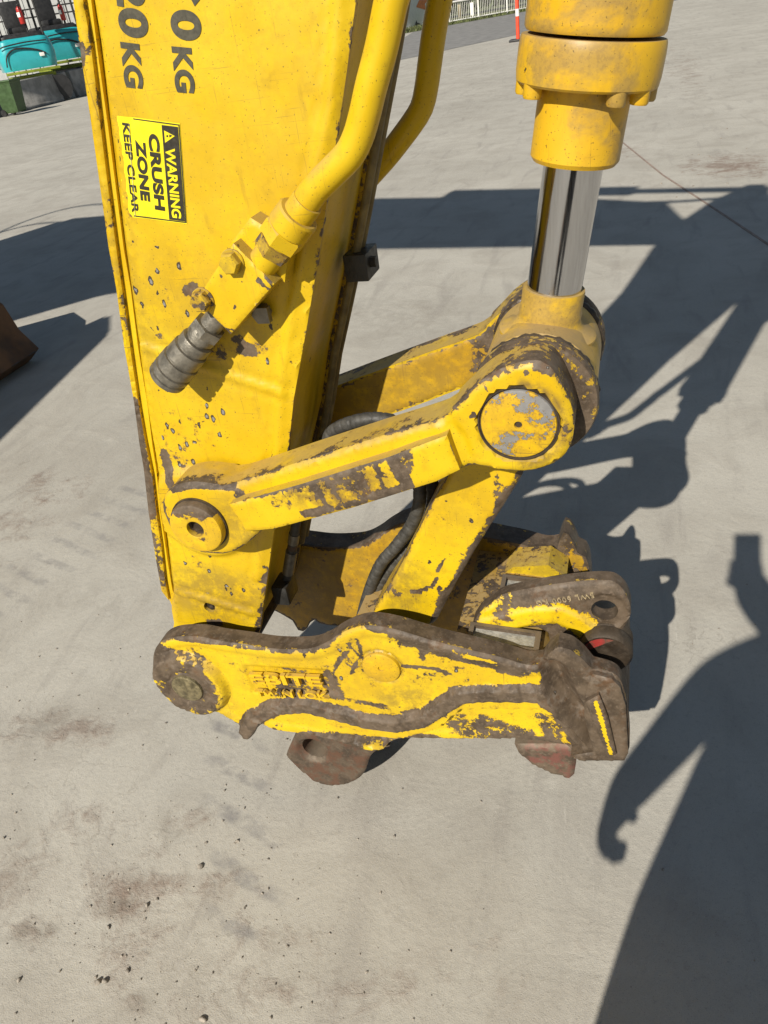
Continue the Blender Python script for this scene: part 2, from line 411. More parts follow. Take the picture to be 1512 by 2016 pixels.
# ------------------------------------------------------------------ the yard: concrete ground, asphalt, verge
def mat_concrete():
    b = NB('worn yard concrete')
    big = b.noise(.55, 4, .55); mid = b.noise(3.2, 6, .6, dist=.6); fine = b.noise(70, 5, .65); grit = b.noise(420, 3, .6)
    c = b.mix(b.map(big, .3, .7), (.392, .373, .326), (.462, .442, .388))
    c = b.mix(b.map(mid, .40, .72, 0, .5), c, (.30, .275, .235))
    wave = b.noise(1.0, 6, .62, vec=b.scalepos((9, 1.6, 1), (0, 0, math.radians(50))), dist=.5)
    c = b.mix(b.map(wave, .52, .70, 0, .42), c, (.27, .25, .225))
    c = b.mix(b.map(b.noise(11, 6, .65, dist=.4), .55, .8, 0, .35), c, (.52, .50, .45))
    c = b.mix(b.map(fine, .5, .75, 0, .30), c, (.23, .21, .18))
    c = b.mix(b.map(grit, .57, .68, 0, .5), c, (.17, .155, .13))
    c = b.mix(b.map(b.noise(260, 3, .6), .60, .70, 0, .45), c, (.56, .53, .47))
    d = b.math('ADD', b.math('MULTIPLY', b.attr('dirt'), .62), b.math('MULTIPLY', b.math('SUBTRACT', b.math('ADD', b.math('MULTIPLY', b.noise(5, 8, .66, dist=.8), .6), b.math('MULTIPLY', b.noise(24, 7, .7, dist=.6), .4)), .5), 3.4))
    d = b.math('MULTIPLY', b.map(d, .12, .95), b.map(b.attr('dirt'), .02, .3))
    c = b.mix(b.math('MULTIPLY', d, .86), c, (.215, .158, .125))
    k = b.math('MULTIPLY', b.attr('stain'), b.map(b.noise(14, 7, .7, dist=.6), .36, .66))
    c = b.mix(b.math('MULTIPLY', k, .75), c, (.155, .135, .11))
    vo = b.n('ShaderNodeTexVoronoi'); vo.feature = 'DISTANCE_TO_EDGE'; vo.inputs['Scale'].default_value = .9
    wv_ = b.n('ShaderNodeVectorMath'); wv_.operation = 'ADD'; nz_ = b.n('ShaderNodeTexNoise'); nz_.inputs['Scale'].default_value = 3; nz_.inputs['Detail'].default_value = 6
    b.put(nz_.inputs['Vector'], b.pos.outputs['Position']); b.put(wv_.inputs[0], b.pos.outputs['Position']); b.put(wv_.inputs[1], nz_.outputs['Color']); b.put(vo.inputs['Vector'], wv_.outputs[0])
    crk = b.math('MULTIPLY', b.map(vo.outputs['Distance'], .0035, .001), b.map(b.noise(.8, 2, .5), .5, .56))
    c = b.mix(b.math('MULTIPLY', crk, .22), c, (.16, .14, .115))
    ag = b.n('ShaderNodeTexVoronoi'); ag.inputs['Scale'].default_value = 190; b.put(ag.inputs['Vector'], b.pos.outputs['Position'])
    c = b.mix(b.math('MULTIPLY', b.map(ag.outputs['Distance'], .16, .08), b.map(b.noise(7, 4, .6), .48, .62, 0, .5)), c, (.20, .175, .145))
    sf = b.noise(1.0, 5, .65, vec=b.scalepos((120, 6, 1), (0, 0, math.radians(35))), dist=.3)
    c = b.mix(b.math('MULTIPLY', b.map(sf, .64, .72), b.map(b.noise(1.7, 3, .5), .45, .62, 0, .5)), c, (.60, .575, .52))
    # lugged tyre print: bars across a strip
    tr = b.attr('tread'); wv = b.n('ShaderNodeTexWave'); wv.inputs['Scale'].default_value = 3.4; wv.inputs['Distortion'].default_value = 1.2; wv.inputs['Detail'].default_value = 3
    b.put(wv.inputs['Vector'], b.scalepos((1, 1, 1), (0, 0, math.radians(-72))))
    t = b.math('MULTIPLY', tr, b.math('MULTIPLY', b.map(wv.outputs['Fac'], .5, .95), b.map(b.noise(20, 5, .6), .35, .65)))
    c = b.mix(b.math('MULTIPLY', t, .85), c, (.235, .225, .215))
    n = b.bump(fine, .32, .004); n = b.bump(grit, .5, .0018, n); n = b.bump(mid, .35, .02, n)
    n = b.bump(b.noise(1.0, 4, .6, vec=b.scalepos((240, 14, 1), (0, 0, math.radians(12)))), .10, .002, n)
    n = b.bump(b.math('MULTIPLY', d, b.noise(130, 5, .7)), .5, .006, n)
    return b.set(color=c, rough=.88, normal=n, spec=.25)
M['concrete'] = mat_concrete()
def make_ground():
    xs = np.concatenate([[-700, -60, -20, -9], np.arange(-5.2, 2.6, .045), [5, 20, 60, 700]])
    ys = np.concatenate([[-300, -40, -6, -1], np.arange(.3, 9.0, .045), [14, 25, 40, 80, 900]])
    gx, gy = np.meshgrid(xs, ys); V = np.stack([gx.ravel(), gy.ravel(), np.zeros(gx.size)], 1)
    nx, ny = len(xs), len(ys)
    Fc = [(j*nx+i, j*nx+i+1, (j+1)*nx+i+1, (j+1)*nx+i) for j in range(ny-1) for i in range(nx-1)]
    def blob(lst):
        W = np.zeros(len(V))
        for x, y, rx, ry, v in lst:
            c = ground(x, y)[:2]; ex = ground(x+rx, y)[:2]-c; ey = ground(x, y+ry)[:2]-c
            Mi = np.linalg.inv(np.stack([ex, ey], 1)); q = (V[:, :2]-c)@Mi.T
            W = np.maximum(W, v*(1-sstep(np.linalg.norm(q, axis=1), .0, 1.7)))
        return W
    dirt = blob([(110, 1430, 150, 45, .8), (60, 960, 120, 40, .5), (40, 1030, 80, 40, .6), (40, 1110, 90, 30, .45), (230, 1750, 110, 60, .9), (70, 1840, 70, 45, .8), (460, 1740, 70, 50, .7), (540, 1840, 130, 60, .75),
                 (330, 1890, 220, 70, .6), (60, 1700, 90, 50, .7), (330, 1640, 60, 60, .6), (600, 1950, 200, 60, .7), (390, 1610, 60, 30, .6), (1440, 325, 110, 26, 1.0), (1380, 225, 60, 10, .7), (1330, 140, 60, 10, .7), (1230, 300, 80, 20, .4),
                 (1000, 1900, 250, 100, .25), (200, 1620, 120, 40, .45), (40, 1760, 60, 40, .6), (420, 1980, 160, 50, .6)])
    stain = blob([(60, 1838, 45, 35, 1), (230, 1770, 35, 45, .8), (330, 1640, 25, 50, .8), (260, 1985, 40, 25, .9), (35, 1925, 25, 15, .7), (90, 1420, 60, 25, .6), (560, 1860, 60, 30, .4), (780, 620, 200, 60, .35), (860, 1700, 120, 60, .2), (150, 1180, 140, 40, .3), (1100, 220, 200, 30, .3), (900, 180, 200, 30, .35)])
    ln = np.array([ground(x, y)[:2] for x, y in [(455, 1290), (455, 1420), (470, 1560), (490, 1700), (480, 1800)]])
    tread = 1-sstep(seg_dist(V[:, :2], ln, False), .05, .075)
    ln2 = np.array([ground(x, y)[:2] for x, y in [(0, 1170), (120, 1090), (230, 1010), (300, 960)]])
    tread = np.maximum(tread, .7*(1-sstep(seg_dist(V[:, :2], ln2, False), .10, .16)))
    o = mesh_from('concrete_ground', V, Fc, M['concrete'], None, 180, {'dirt': dirt, 'stain': stain, 'tread': tread}); o['kind'] = 'structure'
make_ground()
def strip(name, pts, width, z, mat, h=.003):
    b = MB()
    for a, c in zip(pts[:-1], pts[1:]):
        d = (c-a)[:2]; d = d/np.linalg.norm(d); n = np.array([-d[1], d[0], 0])*width/2
        V = [a-n, c-n, c+n, a+n]; V = [(v[0], v[1], z) for v in V]+[(v[0], v[1], z+h) for v in V]
        b.add(V, [(4, 5, 6, 7), (0, 1, 5, 4), (1, 2, 6, 5), (2, 3, 7, 6), (3, 0, 4, 7)])
    o = b.build(name, mat); o['kind'] = 'structure'; return o
M['joint'] = mat_flat('joint filler', (.26, .20, .165), .9, 0, .3, 20)
strip('expansion_joint', [ground(1225, 280), ground(1305, 345), ground(1420, 420), ground(1600, 540)], .016, .0005, M['joint'], .003)
M['asphalt'] = mat_flat('old asphalt', (.205, .20, .19), .9, 0, .2, 3, .3)
M['grass'] = mat_flat('mown grass', (.085, .10, .035), .95, 0, .5, 2, .4)
def slab(name, pts, z, mat):
    V = [(p[0], p[1], z) for p in pts]; o = mesh_from(name, V, [tuple(range(len(V)))], mat, None, 180); o['kind'] = 'structure'; return o
g0, g1 = ground(885, 48), ground(1045, 19); fd = (g1-g0)/np.linalg.norm(g1-g0); fn_ = np.array([-fd[1], fd[0], 0])
if fn_[1] < 0: fn_ = -fn_
a0, a1 = ground(790, 118), ground(1030, 66); ad = (a1-a0)/np.linalg.norm(a1-a0)
slab('asphalt_road', [a0-ad*2.2, a0+ad*90, g0+fd*90-fn_*1.2, g0-fd*3.2-fn_*1.2], .006, M['asphalt'])
def make_grass():
    b = MB(); r = np.random.default_rng(8)
    for i in range(5200):
        p = g0+fd*r.uniform(-6, 18)+fn_*r.uniform(-.9, 3.0); h = r.uniform(.06, .2); a = r.uniform(0, 6.28); q = .05
        dx, dy = math.cos(a)*q, math.sin(a)*q
        b.add([(p[0]-dx, p[1]-dy, .0), (p[0]+dx, p[1]+dy, .0), (p[0]+dy*1.5, p[1]-dx*1.5, h)], [(0, 1, 2)])
    o = b.build('grass', M['grass']); o['kind'] = 'stuff'
slab('verge', [g0-fd*6-fn_*1.15, g0+fd*90-fn_*1.15, g0+fd*90+fn_*60, g0-fd*6+fn_*60], .010, M['grass'])
make_grass()
M['stone'] = mat_flat('yard gravel', (.27, .24, .20), .85, 0, .45, 60, .4)
def rock(b, p, s, r):
    bm = bmesh.new(); bmesh.ops.create_icosphere(bm, subdivisions=2 if s > .006 else 1, radius=1); ph = r.uniform(0, 9, 3)
    R = np.array(Matrix.Rotation(r.uniform(0, 6.3), 3, 'Z')); sc = s*np.array([r.uniform(.8, 1.3), r.uniform(.6, 1.0), r.uniform(.5, .85)])
    V = []
    for v in bm.verts:
        q = np.array(v.co); k = 1+.22*math.sin(3.1*q[0]+ph[0])*math.cos(2.7*q[1]+ph[1])+.12*math.sin(5*q[2]+ph[2]); V.append(R@(q*k*sc)+p+np.array([0, 0, s*.38]))
    bm.verts.index_update(); b.add(V, [[v.index for v in f.verts] for f in bm.faces]); bm.free()
def make_gravel():
    b = MB(); r = np.random.default_rng(21)
    clusters = [(300, 1780, 90), (230, 1740, 60), (100, 1850, 60), (330, 1640, 40), (550, 1700, 60), (500, 1560, 60), (400, 1950, 120), (560, 1850, 90), (120, 1400, 70), (650, 1950, 120), (1400, 320, 70), (420, 1500, 150)]
    for i in range(620):
        if i < 210: x, y = r.uniform(0, 900), r.uniform(1180, 2080)
        elif i < 250: x, y = r.uniform(900, 1500), r.uniform(1150, 2000)
        elif i < 285: x, y = r.uniform(1150, 1512), r.uniform(100, 420)
        else:
            c = clusters[r.integers(len(clusters))]; x, y = c[0]+r.normal(0, c[2]), c[1]+r.normal(0, c[2]*.7)
        if y < 60 or y > 2100: continue
        s = .0008+.0026*r.random()**3
        rock(b, ground(x, y), s*(2.5 if y < 500 else 1), r)
    o = b.build('gravel', M['stone'], None, 60); o['kind'] = 'stuff'
make_gravel()
PEB = [(467, 1657, .0060, 'grey pebble up-yard of the quick hitch jaw, alone beside the tyre print'), (395, 1707, .0075, 'largest pale pebble left of the tyre print'), (290, 1783, .0070, 'round pebble on the brown dirt patch'),
       (214, 1826, .0065, 'tall narrow pebble below the brown dirt patch'), (193, 1935, .0085, 'left one of the two touching dark pebbles near the bottom'), (207, 1933, .0080, 'right one of the two touching dark pebbles near the bottom'),
       (400, 2008, .0080, 'dark pebble at the bottom edge of the picture'), (38, 1930, .0065, 'pebble beside a stain in the bottom left corner'), (8, 1650, .006, 'pebble at the left edge of the picture'), (252, 1912, .0065, 'slim leaning pebble right of the touching pair')]
for i, (x, y, s, lb) in enumerate(PEB):
    r = np.random.default_rng(100+i); b = MB(); p = ground(x, y); rock(b, np.zeros(3), s*.82, r)
    o = b.build('pebble', M['stone'], None, 60); o.location = p; tag(o, lb, 'pebble', 'loose pebbles on the concrete')

# ------------------------------------------------------------------ the excavator: stick, links, bucket cylinder, pipes
ex = thing('excavator', 'large worn yellow excavator whose stick and bucket linkage stand in front of the camera', 'excavator', (-5.6, 1.17, 0))
WID = .40                                        # outside width over the two links
SF = .085                                        # depth of the stick's near face
Lpx = [(138, 0), (153, 106), (165, 185), (175, 251), (190, 357), (209, 490), (224, 570), (240, 686), (260, 797), (271, 880), (279, 925), (289, 1013), (304, 1108), (315, 1168), (341, 1228)]
GRV = [(161, 0), (175, 80), (185, 159), (196, 251), (209, 357), (225, 476), (234, 540), (248, 638), (259, 717), (271, 797), (283, 866), (298, 939), (306, 1009), (316, 1078), (324, 1148), (331, 1186)]
INN = [(190, 0), (206, 106), (219, 212), (233, 304), (243, 397), (254, 500), (262, 560), (273, 638), (285, 737), (299, 837), (308, 890), (320, 969), (334, 1068), (342, 1128), (347, 1217)]
Rpx = [(699, 0), (681, 135), (659, 281), (640, 410), (625, 510), (601, 654), (577, 785), (565, 896), (545, 992), (528, 1116), (517, 1194), (511, 1239)]
WLD = [(666, 0), (650, 202), (621, 337), (600, 480), (569, 654), (553, 757), (545, 896), (528, 985), (512, 1090), (505, 1140)]
def up_ext(poly, z):                             # carry a pair of px points on upwards to height z
    A = XZ(poly[:2], SF); d = A[0]-A[1]; return A[0]+d*(z-A[0][1])/d[1]
ZT = 1.72
Lx, Rx = XZ(Lpx, SF), XZ(Rpx, SF)
botpx = [(496, 1285), (440, 1330), (375, 1345), (345, 1320), (336, 1270)]
grv, inn, wld = (np.vstack([[up_ext(q, ZT)], XZ(q, SF)]) for q in (GRV, INN, WLD))
face = np.vstack([grv+[.0022, 0], XZ([(341, 1228)], SF), XZ(botpx[::-1], SF), Rx[::-1], [up_ext(Rpx, ZT)]])
ledge = np.vstack([[up_ext(Lpx, ZT)], Lx[:-1], grv[::-1]-[.0028, 0]])
wl2 = XZ([(280, 682), (330, 700), (420, 730), (555, 775)], SF); wl3 = XZ([(348, 1165), (420, 1185), (495, 1208)], SF)
boss_c = XZ([(398, 1010)], SF)[0]; rec = XZ([(412, 1196)], SF)[0]
def stick_relief(V, D):
    di = seg_dist(V, inn, False)
    ipx = np.interp(V[:, 1], inn[::-1, 1], inn[::-1, 0]); gpx = np.interp(V[:, 1], grv[::-1, 1], grv[::-1, 0])
    t = np.clip((ipx-V[:, 0])/np.maximum(ipx-gpx, .004), 0, 1)
    live = sstep(V[:, 1], grv[-1, 1]-.03, grv[-1, 1]+.03)
    o = .022*np.clip(t*1.25, 0, 1)*live-.003*np.exp(-(di/.006)**2)
    for wl in (wld, wl2, wl3):
        d = seg_dist(V, wl, False); o += -.0035*np.exp(-(d/.006)**2)+.003*np.exp(-((d-.014)/.004)**2)
    o += -.012*(1-sstep(np.linalg.norm(V-boss_c, axis=1), .092, .104))
    return o
stick_wear = zone_fn(SF, [(375, 570, 24, 20, .62), (500, 688, 46, 22, .62), (470, 668, 20, 14, .5), (335, 930, 11, 55, .85), (330, 580, 12, 25, .45), (430, 690, 30, 26, .4), (315, 663, 14, 14, .6), (395, 835, 80, 55, .27), (350, 880, 40, 60, .3), (430, 1110, 90, 50, .2), (420, 1225, 26, 12, .7), (345, 1000, 18, 40, .35), (255, 400, 12, 60, .35), (250, 540, 12, 50, .3), (520, 1190, 14, 60, .4)],
    [([(258, 800), (268, 880), (283, 960), (290, 1010)], .02, .85), ([(190, 357), (224, 570), (258, 800)], .010, .2), ([(290, 1010), (304, 1108), (315, 1168)], .014, .45), ([(156, 95), (158, 125)], .008, .7), ([(505, 1250), (525, 1120)], .008, .6)])
stick_spots = zone_fn(SF, [(390, 830, 90, 65, .62), (350, 870, 45, 75, .6), (330, 590, 90, 110, .34), (470, 860, 60, 60, .25), (340, 800, 40, 40, .35), (430, 640, 160, 120, .16), (430, 1110, 110, 70, .3), (385, 1110, 30, 16, .7), (430, 940, 60, 60, .12), (520, 600, 60, 200, .08), (450, 300, 300, 300, .012), (250, 480, 30, 200, .1)])
stick_grime = zone_fn(SF, [(420, 1170, 130, 60, .6), (470, 660, 80, 50, .35), (250, 560, 40, 240, .35), (430, 1000, 130, 100, .25), (380, 640, 150, 200, .24), (400, 200, 500, 400, .14)])
stick = plate('stick', face, SF, .014, M['paint'], ex, grid=.0085, fillet=.004, relief=stick_relief, wear=stick_wear, spots=stick_spots, grime=stick_grime, edgewear=.34, edgew=.004, sidewear=.25, holes=[(rec, .0125)])
plate('edge_strip', ledge, SF+.004, .02, M['paint'], stick, grid=.006, fillet=.003, wear=stick_wear, grime=stick_grime, edgewear=.36, edgew=.0022, sidewear=.4)
hb = lathe((rec[0]+.003, Y0+SF+.006, rec[1]-.003), -YD, [(-.01, .02), (-.002, .02), (-.002, .006), (.003, .006), (.004, .003)], 18); mesh_from('recessed_plug', hb[0], hb[1], M['dark'], stick, 40)
upface = np.array([up_ext(Lpx, ZT), up_ext(Rpx, ZT), (-.02, 2.3), (.06, 2.55), (.04, 3.2), (-.07, 3.83), (-.2, 3.85), (-.4, 3.55), (-.6, 3.0), (-.62, 2.2)])
farf = np.vstack([Lx, XZ(botpx[::-1], SF), Rx[::-1], upface[1:]])
def band(name, pts, y0, y1, th, mat, parent, side=1, **tags):   # plate that follows a line in the x-z plane and spans y0..y1
    A = np.asarray(pts); d = np.gradient(A, axis=0); d /= np.linalg.norm(d, axis=1)[:, None]; n = np.stack([d[:, 1], -d[:, 0]], 1)*side*th
    V = []; k = len(A)
    for q, yy in ((A, y0), (A, y1), (A+n, y1), (A+n, y0)): V += [(a[0], yy, a[1]) for a in q]
    Fc = []
    for i in range(k-1):
        for j in range(4): Fc.append((j*k+i, j*k+i+1, ((j+1) % 4)*k+i+1, ((j+1) % 4)*k+i))
    Fc += [(0, k, 2*k, 3*k), (k-1, 4*k-1, 3*k-1, 2*k-1)]
    o = mesh_from(name, V, Fc, mat, parent, 40, **tags)
    bm = bmesh.new(); bm.from_mesh(o.data); bmesh.ops.recalc_face_normals(bm, faces=bm.faces[:]); bm.to_mesh(o.data); bm.free(); return o
ya, yb = Y0+SF+.014, Y0+WID-SF-.012
plate('side_plate', upface, SF, .014, M['paint'], stick, grid=.06, fillet=0, edgewear=0)
plate('side_plate', farf, WID-SF, -.012, M['paint'], stick, grid=.06, fillet=0, edgewear=0)
rline = np.vstack([Rx[::-1], upface[1:6]]); rline[:, 0] -= .012
band('front_plate', resample(np.vstack([rline, rline[::-1]]), .05, False)[:len(resample(np.vstack([rline, rline[::-1]]), .05, False))//2], ya, yb, .02, M['paint'], stick, -1)
lline = np.vstack([[(-.40, 3.55), (-.6, 3.0), (-.62, 2.2)], [up_ext(Lpx, ZT)], Lx]); lline[:, 0] += .004
band('back_plate', lline, ya, yb, .018, M['paint'], stick, -1)
# collar round the link pin and the lower hinge tube
cz = XZ([(375, 1345)], 0)[0]
lathe_obj('hinge_tube', (cz[0], ya-.02, cz[1]), YD, [(0, .075), (.24, .075)], M['dark'], stick, 32)
# numbers stencilled on the side plate
for s_, pa_, pb_, h_ in (('20', (224, -48), (236, 70), .0425), ('KG', (236, 82), (246, 171), .0285), ('60', (327, -44), (339, 77), .0435), ('KG', (337, 91), (346, 181), .0290)):
    text_mesh('lettering', s_, pa_, pb_, SF-.0006, M['print'], stick, height=h_, bold=.042, gap=1.05)
# warning sticker
stc = flat_poly('warning_sticker', [(262, 231), (354, 243), (368, 441), (263, 428), (243, 405), (228, 228)], SF-.0008, M['lemon'], ex)
tag(stc, 'yellow and black warning sticker')
flat_poly('header_panel', [(318, 246), (350, 250), (364, 436), (333, 432)], SF-.0014, M['black'], stc)
def rule(a, b, wpx=2.2):
    A, B = np.array(a, float), np.array(b, float); d = (B-A)/np.linalg.norm(B-A); n = np.array([-d[1], d[0]])*wpx/2
    flat_poly('border', [tuple(A-n), tuple(B-n), tuple(B+n), tuple(A+n)], SF-.0013, M['black'], stc)
rule((262, 234), (351, 246)); rule((352, 245), (366, 439)); rule((365, 438), (263, 425)); rule((230, 250), (238, 330), 1.6)
cr = [(254, 244), (258, 320), (263, 380), (266, 426)]
for a_, b_ in zip(cr[:-1], cr[1:]):
    d_ = .3; flat_poly('crease', [(a_[0]-d_, a_[1]), (a_[0]+d_, a_[1]), (b_[0]+d_, b_[1]), (b_[0]-d_, b_[1])], SF-.0022, M['scraped'], stc)
text_mesh('lettering', 'WARNING', (325, 290), (339, 428), SF-.0018, M['lemon'], stc, height=.0152, bold=.03)
tri = flat_poly('warning_triangle', [(344, 268), (323, 257), (325, 281)], SF-.0018, M['lemon'], stc)
flat_poly('exclamation_mark', [(339, 267), (333, 264.8), (333.3, 270.6)], SF-.0023, M['black'], stc)
flat_poly('exclamation_mark', [(330.5, 266), (330.8, 269.8), (327.6, 270), (327.3, 266.3)], SF-.0023, M['black'], stc)
text_mesh('lettering', 'CRUSH', (291, 262), (305, 412), SF-.0014, M['black'], stc, height=.0165, bold=.042)
text_mesh('lettering', 'ZONE', (266, 275), (277, 394), SF-.0014, M['black'], stc, height=.0155, bold=.042)
text_mesh('lettering', 'KEEP CLEAR', (240, 241), (260, 418), SF-.0014, M['black'], stc, height=.0112, bold=.022)

M['line'] = mat_flat('dusty painted steel line', (.15, .115, .045), .6, 0, .35, 40, .2)
# upper (near) link with its reinforcing bar
LK = [(318, 992), (326, 972), (345, 958), (380, 952), (425, 957), (455, 958), (600, 912), (740, 868), (866, 829), (888, 808), (912, 786), (940, 758), (974, 735), (1005, 722), (1035, 714), (1062, 714), (1080, 724), (1097, 745), (1112, 775), (1127, 812), (1130, 845), (1123, 880), (1104, 906), (1070, 924), (1030, 931), (985, 929), (935, 921),
      (863, 938), (700, 990), (545, 1032), (515, 1048), (488, 1070), (462, 1087), (435, 1094), (405, 1092), (378, 1084), (352, 1066), (332, 1038), (320, 1012)]
lk = XZ(LK, 0); pinR = XZ([(1020, 838)], 0)[0]; pinL = XZ([(394, 1030)], 0)[0]
rbar = XZ([(459, 983), (600, 943), (772, 889), (884, 847), (909, 914), (863, 937), (700, 989), (545, 1031), (492, 1036)], 0)
rpock = XZ([(880, 832), (905, 862), (925, 915)], 0)
def lk_relief(V, D):
    dr = np.linalg.norm(V-pinR, axis=1); dl = np.linalg.norm(V-pinL, axis=1)
    o = .014*(1-sstep(dr, .0560, .0585))                       # counterbore the pin sits in
    o += .007*np.exp(-(seg_dist(V, rpock, False)/.010)**2)
    o += .006*(sstep(dl, .10, .12))*(1-sstep(V[:, 0], pinR[0]-.16, pinR[0]-.10))
    return o
lk_wear = zone_fn(0, [(1090, 870, 40, 40, .30), (1000, 740, 60, 16, .2), (930, 818, 9, 9, .7), (350, 1045, 30, 30, .45), (470, 975, 14, 14, .6), (1040, 733, 7, 6, .9), (960, 770, 6, 6, .8), (1113, 850, 14, 30, .5)], [([(335, 960), (380, 950), (450, 955)], .014, .9), ([(318, 992), (332, 1038), (378, 1084), (435, 1094)], .009, .6), ([(866, 829), (940, 758), (1035, 714), (1097, 745), (1120, 790)], .005, .5)], .05)
near_link = plate('near_link', lk, 0, .075, M['paint'], ex, grid=.007, fillet=.007, smooth=True, relief=lk_relief, wear=lk_wear, grime=lambda V: np.maximum(zone_fn(0, [(480, 1030, 90, 60, .5), (1060, 870, 90, 60, .35)], [([(460, 960), (866, 829)], .012, .3)])(V), .9*np.exp(-((np.linalg.norm(V-pinR, axis=1)-.064)/.007)**2)*(V[:, 0] > pinR[0])), edgewear=.5, edgew=.004, sidewear=lambda p: .22+.36*sstep(p[0], pinR[0]-.06, pinR[0]+.02), step=.012)
def bar_wear(V, D):
    w1 = zone_fn(-.018, [(640, 965, 150, 40, .44), (560, 985, 60, 22, .34), (690, 950, 50, 34, .48), (800, 905, 22, 40, .56), (735, 940, 60, 35, .36)], [([(500, 970), (600, 943), (772, 889)], .016, .66), ([(600, 1012), (700, 990), (803, 958)], .010, .66), ([(906, 905), (893, 868)], .010, .7), ([(765, 895), (800, 950)], .012, .9), ([(610, 945), (650, 1005)], .006, .85), ([(640, 935), (668, 985)], .004, .8), ([(735, 905), (755, 960)], .005, .75)])(V)
    return w1
plate('reinforcing_bar', rbar, -.018, .03, M['paint'], near_link, grid=.006, fillet=.003, wear=bar_wear, grime=zone_fn(-.018, [(650, 960, 160, 50, .9)]), edgewear=.35, edgew=.003, sidewear=.1)
def pin(name, c, r, dy, parent, mat, dome=.004, hole=.0, wearv=.3, ln=.05):
    prof = [(0, hole if hole else 0)]
    if hole: prof = [(.016, 0), (.016, hole*.95), (.001, hole), (0, hole*1.08)]
    prof += [(0, r*.90), (.0015, r*.97), (.005, r), (ln, r)]
    V, Fc = lathe((c[0], Y0+dy, c[1]), YD, prof, 44)
    Vn = np.array(V); a = {'wear': np.full(len(V), wearv), 'spots': np.full(len(V), .0), 'grime': np.full(len(V), .3)}
    return mesh_from(name, V, Fc, mat, parent, 40, a)
M['pinpaint'] = mat_paint('chipped pin paint', base=.0, dust=.2, fine=.75, chipcol=(.22, .215, .21))
M['pinpaint2'] = mat_paint('scuffed pin paint', base=.02, dust=.3, fine=.8)
pin('pin', pinR, .0545, .001, near_link, M['pinpaint'], hole=.0055, wearv=.385)
mb = lathe((pinR[0], Y0+.003, pinR[1]), YD, [(.002, .0552), (-.001, .0565), (-.001, .0580), (.004, .0595)], 48)
mesh_from('retaining_ring', mb[0], mb[1], M['dark'], near_link, 40)
# collar and pin head on the stick end
V, Fc = lathe((pinL[0], Y0-.020, pinL[1]), YD, [(.026, 0), (.026, .0145), (.001, .0165), (0, .0185), (0, .044), (.002, .049), (.007, .051), (.03, .051)], 48)
mesh_from('pin', V, Fc, M['pinpaint2'], near_link, 40, {'wear': [1.0 if k < 96 else .16+.7*(v[2] > pinL[1]+.028) for k, v in enumerate(V)], 'spots': [0]*len(V), 'grime': [.3]*len(V)})  # full wear at the hole bottom paints in the shade inside
V, Fc = lathe((pinL[0], Y0-.004, pinL[1]), YD, [(0, .0505), (0, .0535), (.008, .0545)], 40); mesh_from('retaining_ring', V, Fc, M['dark'], near_link, 40)
# far link: the same forging mirrored
flk = plate('far_link', lk, WID, .072, M['paint'], ex, grid=.012, fillet=.005, smooth=True, flip=True, wear=lambda V, D: np.full(len(V), .15), edgewear=.45, sidewear=lambda p: .24+.3*sstep(p[0], pinR[0]-.12, pinR[0]-.02), step=.014)
ins = XZ(LK, 0)
# the inner face of the far link is what the camera sees: a thin worn skin on it
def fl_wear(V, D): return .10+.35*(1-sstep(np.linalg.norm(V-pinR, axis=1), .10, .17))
plate('inner_face', lk*1.0, WID-.072-.0015, .004, M['shadepaint'], flk, grid=.009, fillet=.003, smooth=True, wear=fl_wear, grime=lambda V: .5+0*V[:, 0], edgewear=.5, sidewear=.5, step=.014)

# bucket cylinder
YM = Y0+WID/2
e0 = np.array([pinR[0], YM, pinR[1]])
pa, pb = aty(1128, 330, YM), aty(1092, 560, YM); axis = pa-pb; axis /= np.linalg.norm(axis)
e0 = pb+axis*((pinR[1]-pb[2])/axis[2]); 
def on_axis(px, py):                              # distance up the rod from the eye that shows at this picture height
    best = min(np.linspace(0, 1.2, 2400), key=lambda t: abs(projy(e0+axis*t)-py)); return best
def proj(Pw):
    c = RC.T@(np.asarray(Pw)-CAM); return c[0]/c[2]*F+CX, c[1]/c[2]*F+CY, c[2]
def projy(Pw): return proj(Pw)[1]
def pr(px_w, t): return px_w/2/F*proj(e0+axis*t)[2]   # radius that shows px_w pixels wide
t_neck0, t_rod0, t_gl = on_axis(1090, 640), on_axis(1090, 566), on_axis(1140, 318)
t_gl1, t_fl0, t_fl1 = on_axis(1160, 180), on_axis(1170, 166), on_axis(1180, 62)
cyl = lathe_obj('bucket_cylinder', e0+axis*t_fl1, axis, [(-.002, .02), (0, pr(278, t_fl1)*.96), (.004, pr(275, t_fl1)), (.012, pr(275, t_fl1)), (1.02, pr(275, t_fl1)), (1.02, .05)], M['cylpaint'], ex, 64)
lathe_obj('rod', e0, axis, [(t_rod0-.02, pr(106, t_rod0)), (t_gl+.02, pr(106, t_rod0))], M['chrome'], cyl, 64)
r_gl = pr(172, t_gl); r_fl = pr(279, t_fl0)
lathe_obj('gland', e0, axis, [(t_gl, .045), (t_gl, r_gl*.93), (t_gl+.006, r_gl), (t_fl0+.01, r_gl*1.0)], M['cylpaint'], cyl, 64)
lathe_obj('gland_flange', e0, axis, [(t_fl0, r_gl*.9), (t_fl0, r_fl*.95), (t_fl0+.003, r_fl*.985), (t_fl0+.014, r_fl), (t_fl1-.020, r_fl), (t_fl1-.008, r_fl*.99), (t_fl1-.0045, r_fl*.975), (t_fl1-.0045, r_fl*.7)], M['cylpaint'], cyl, 64)
ax1 = np.cross(axis, YD); ax1 /= np.linalg.norm(ax1); ax2 = np.cross(axis, ax1)
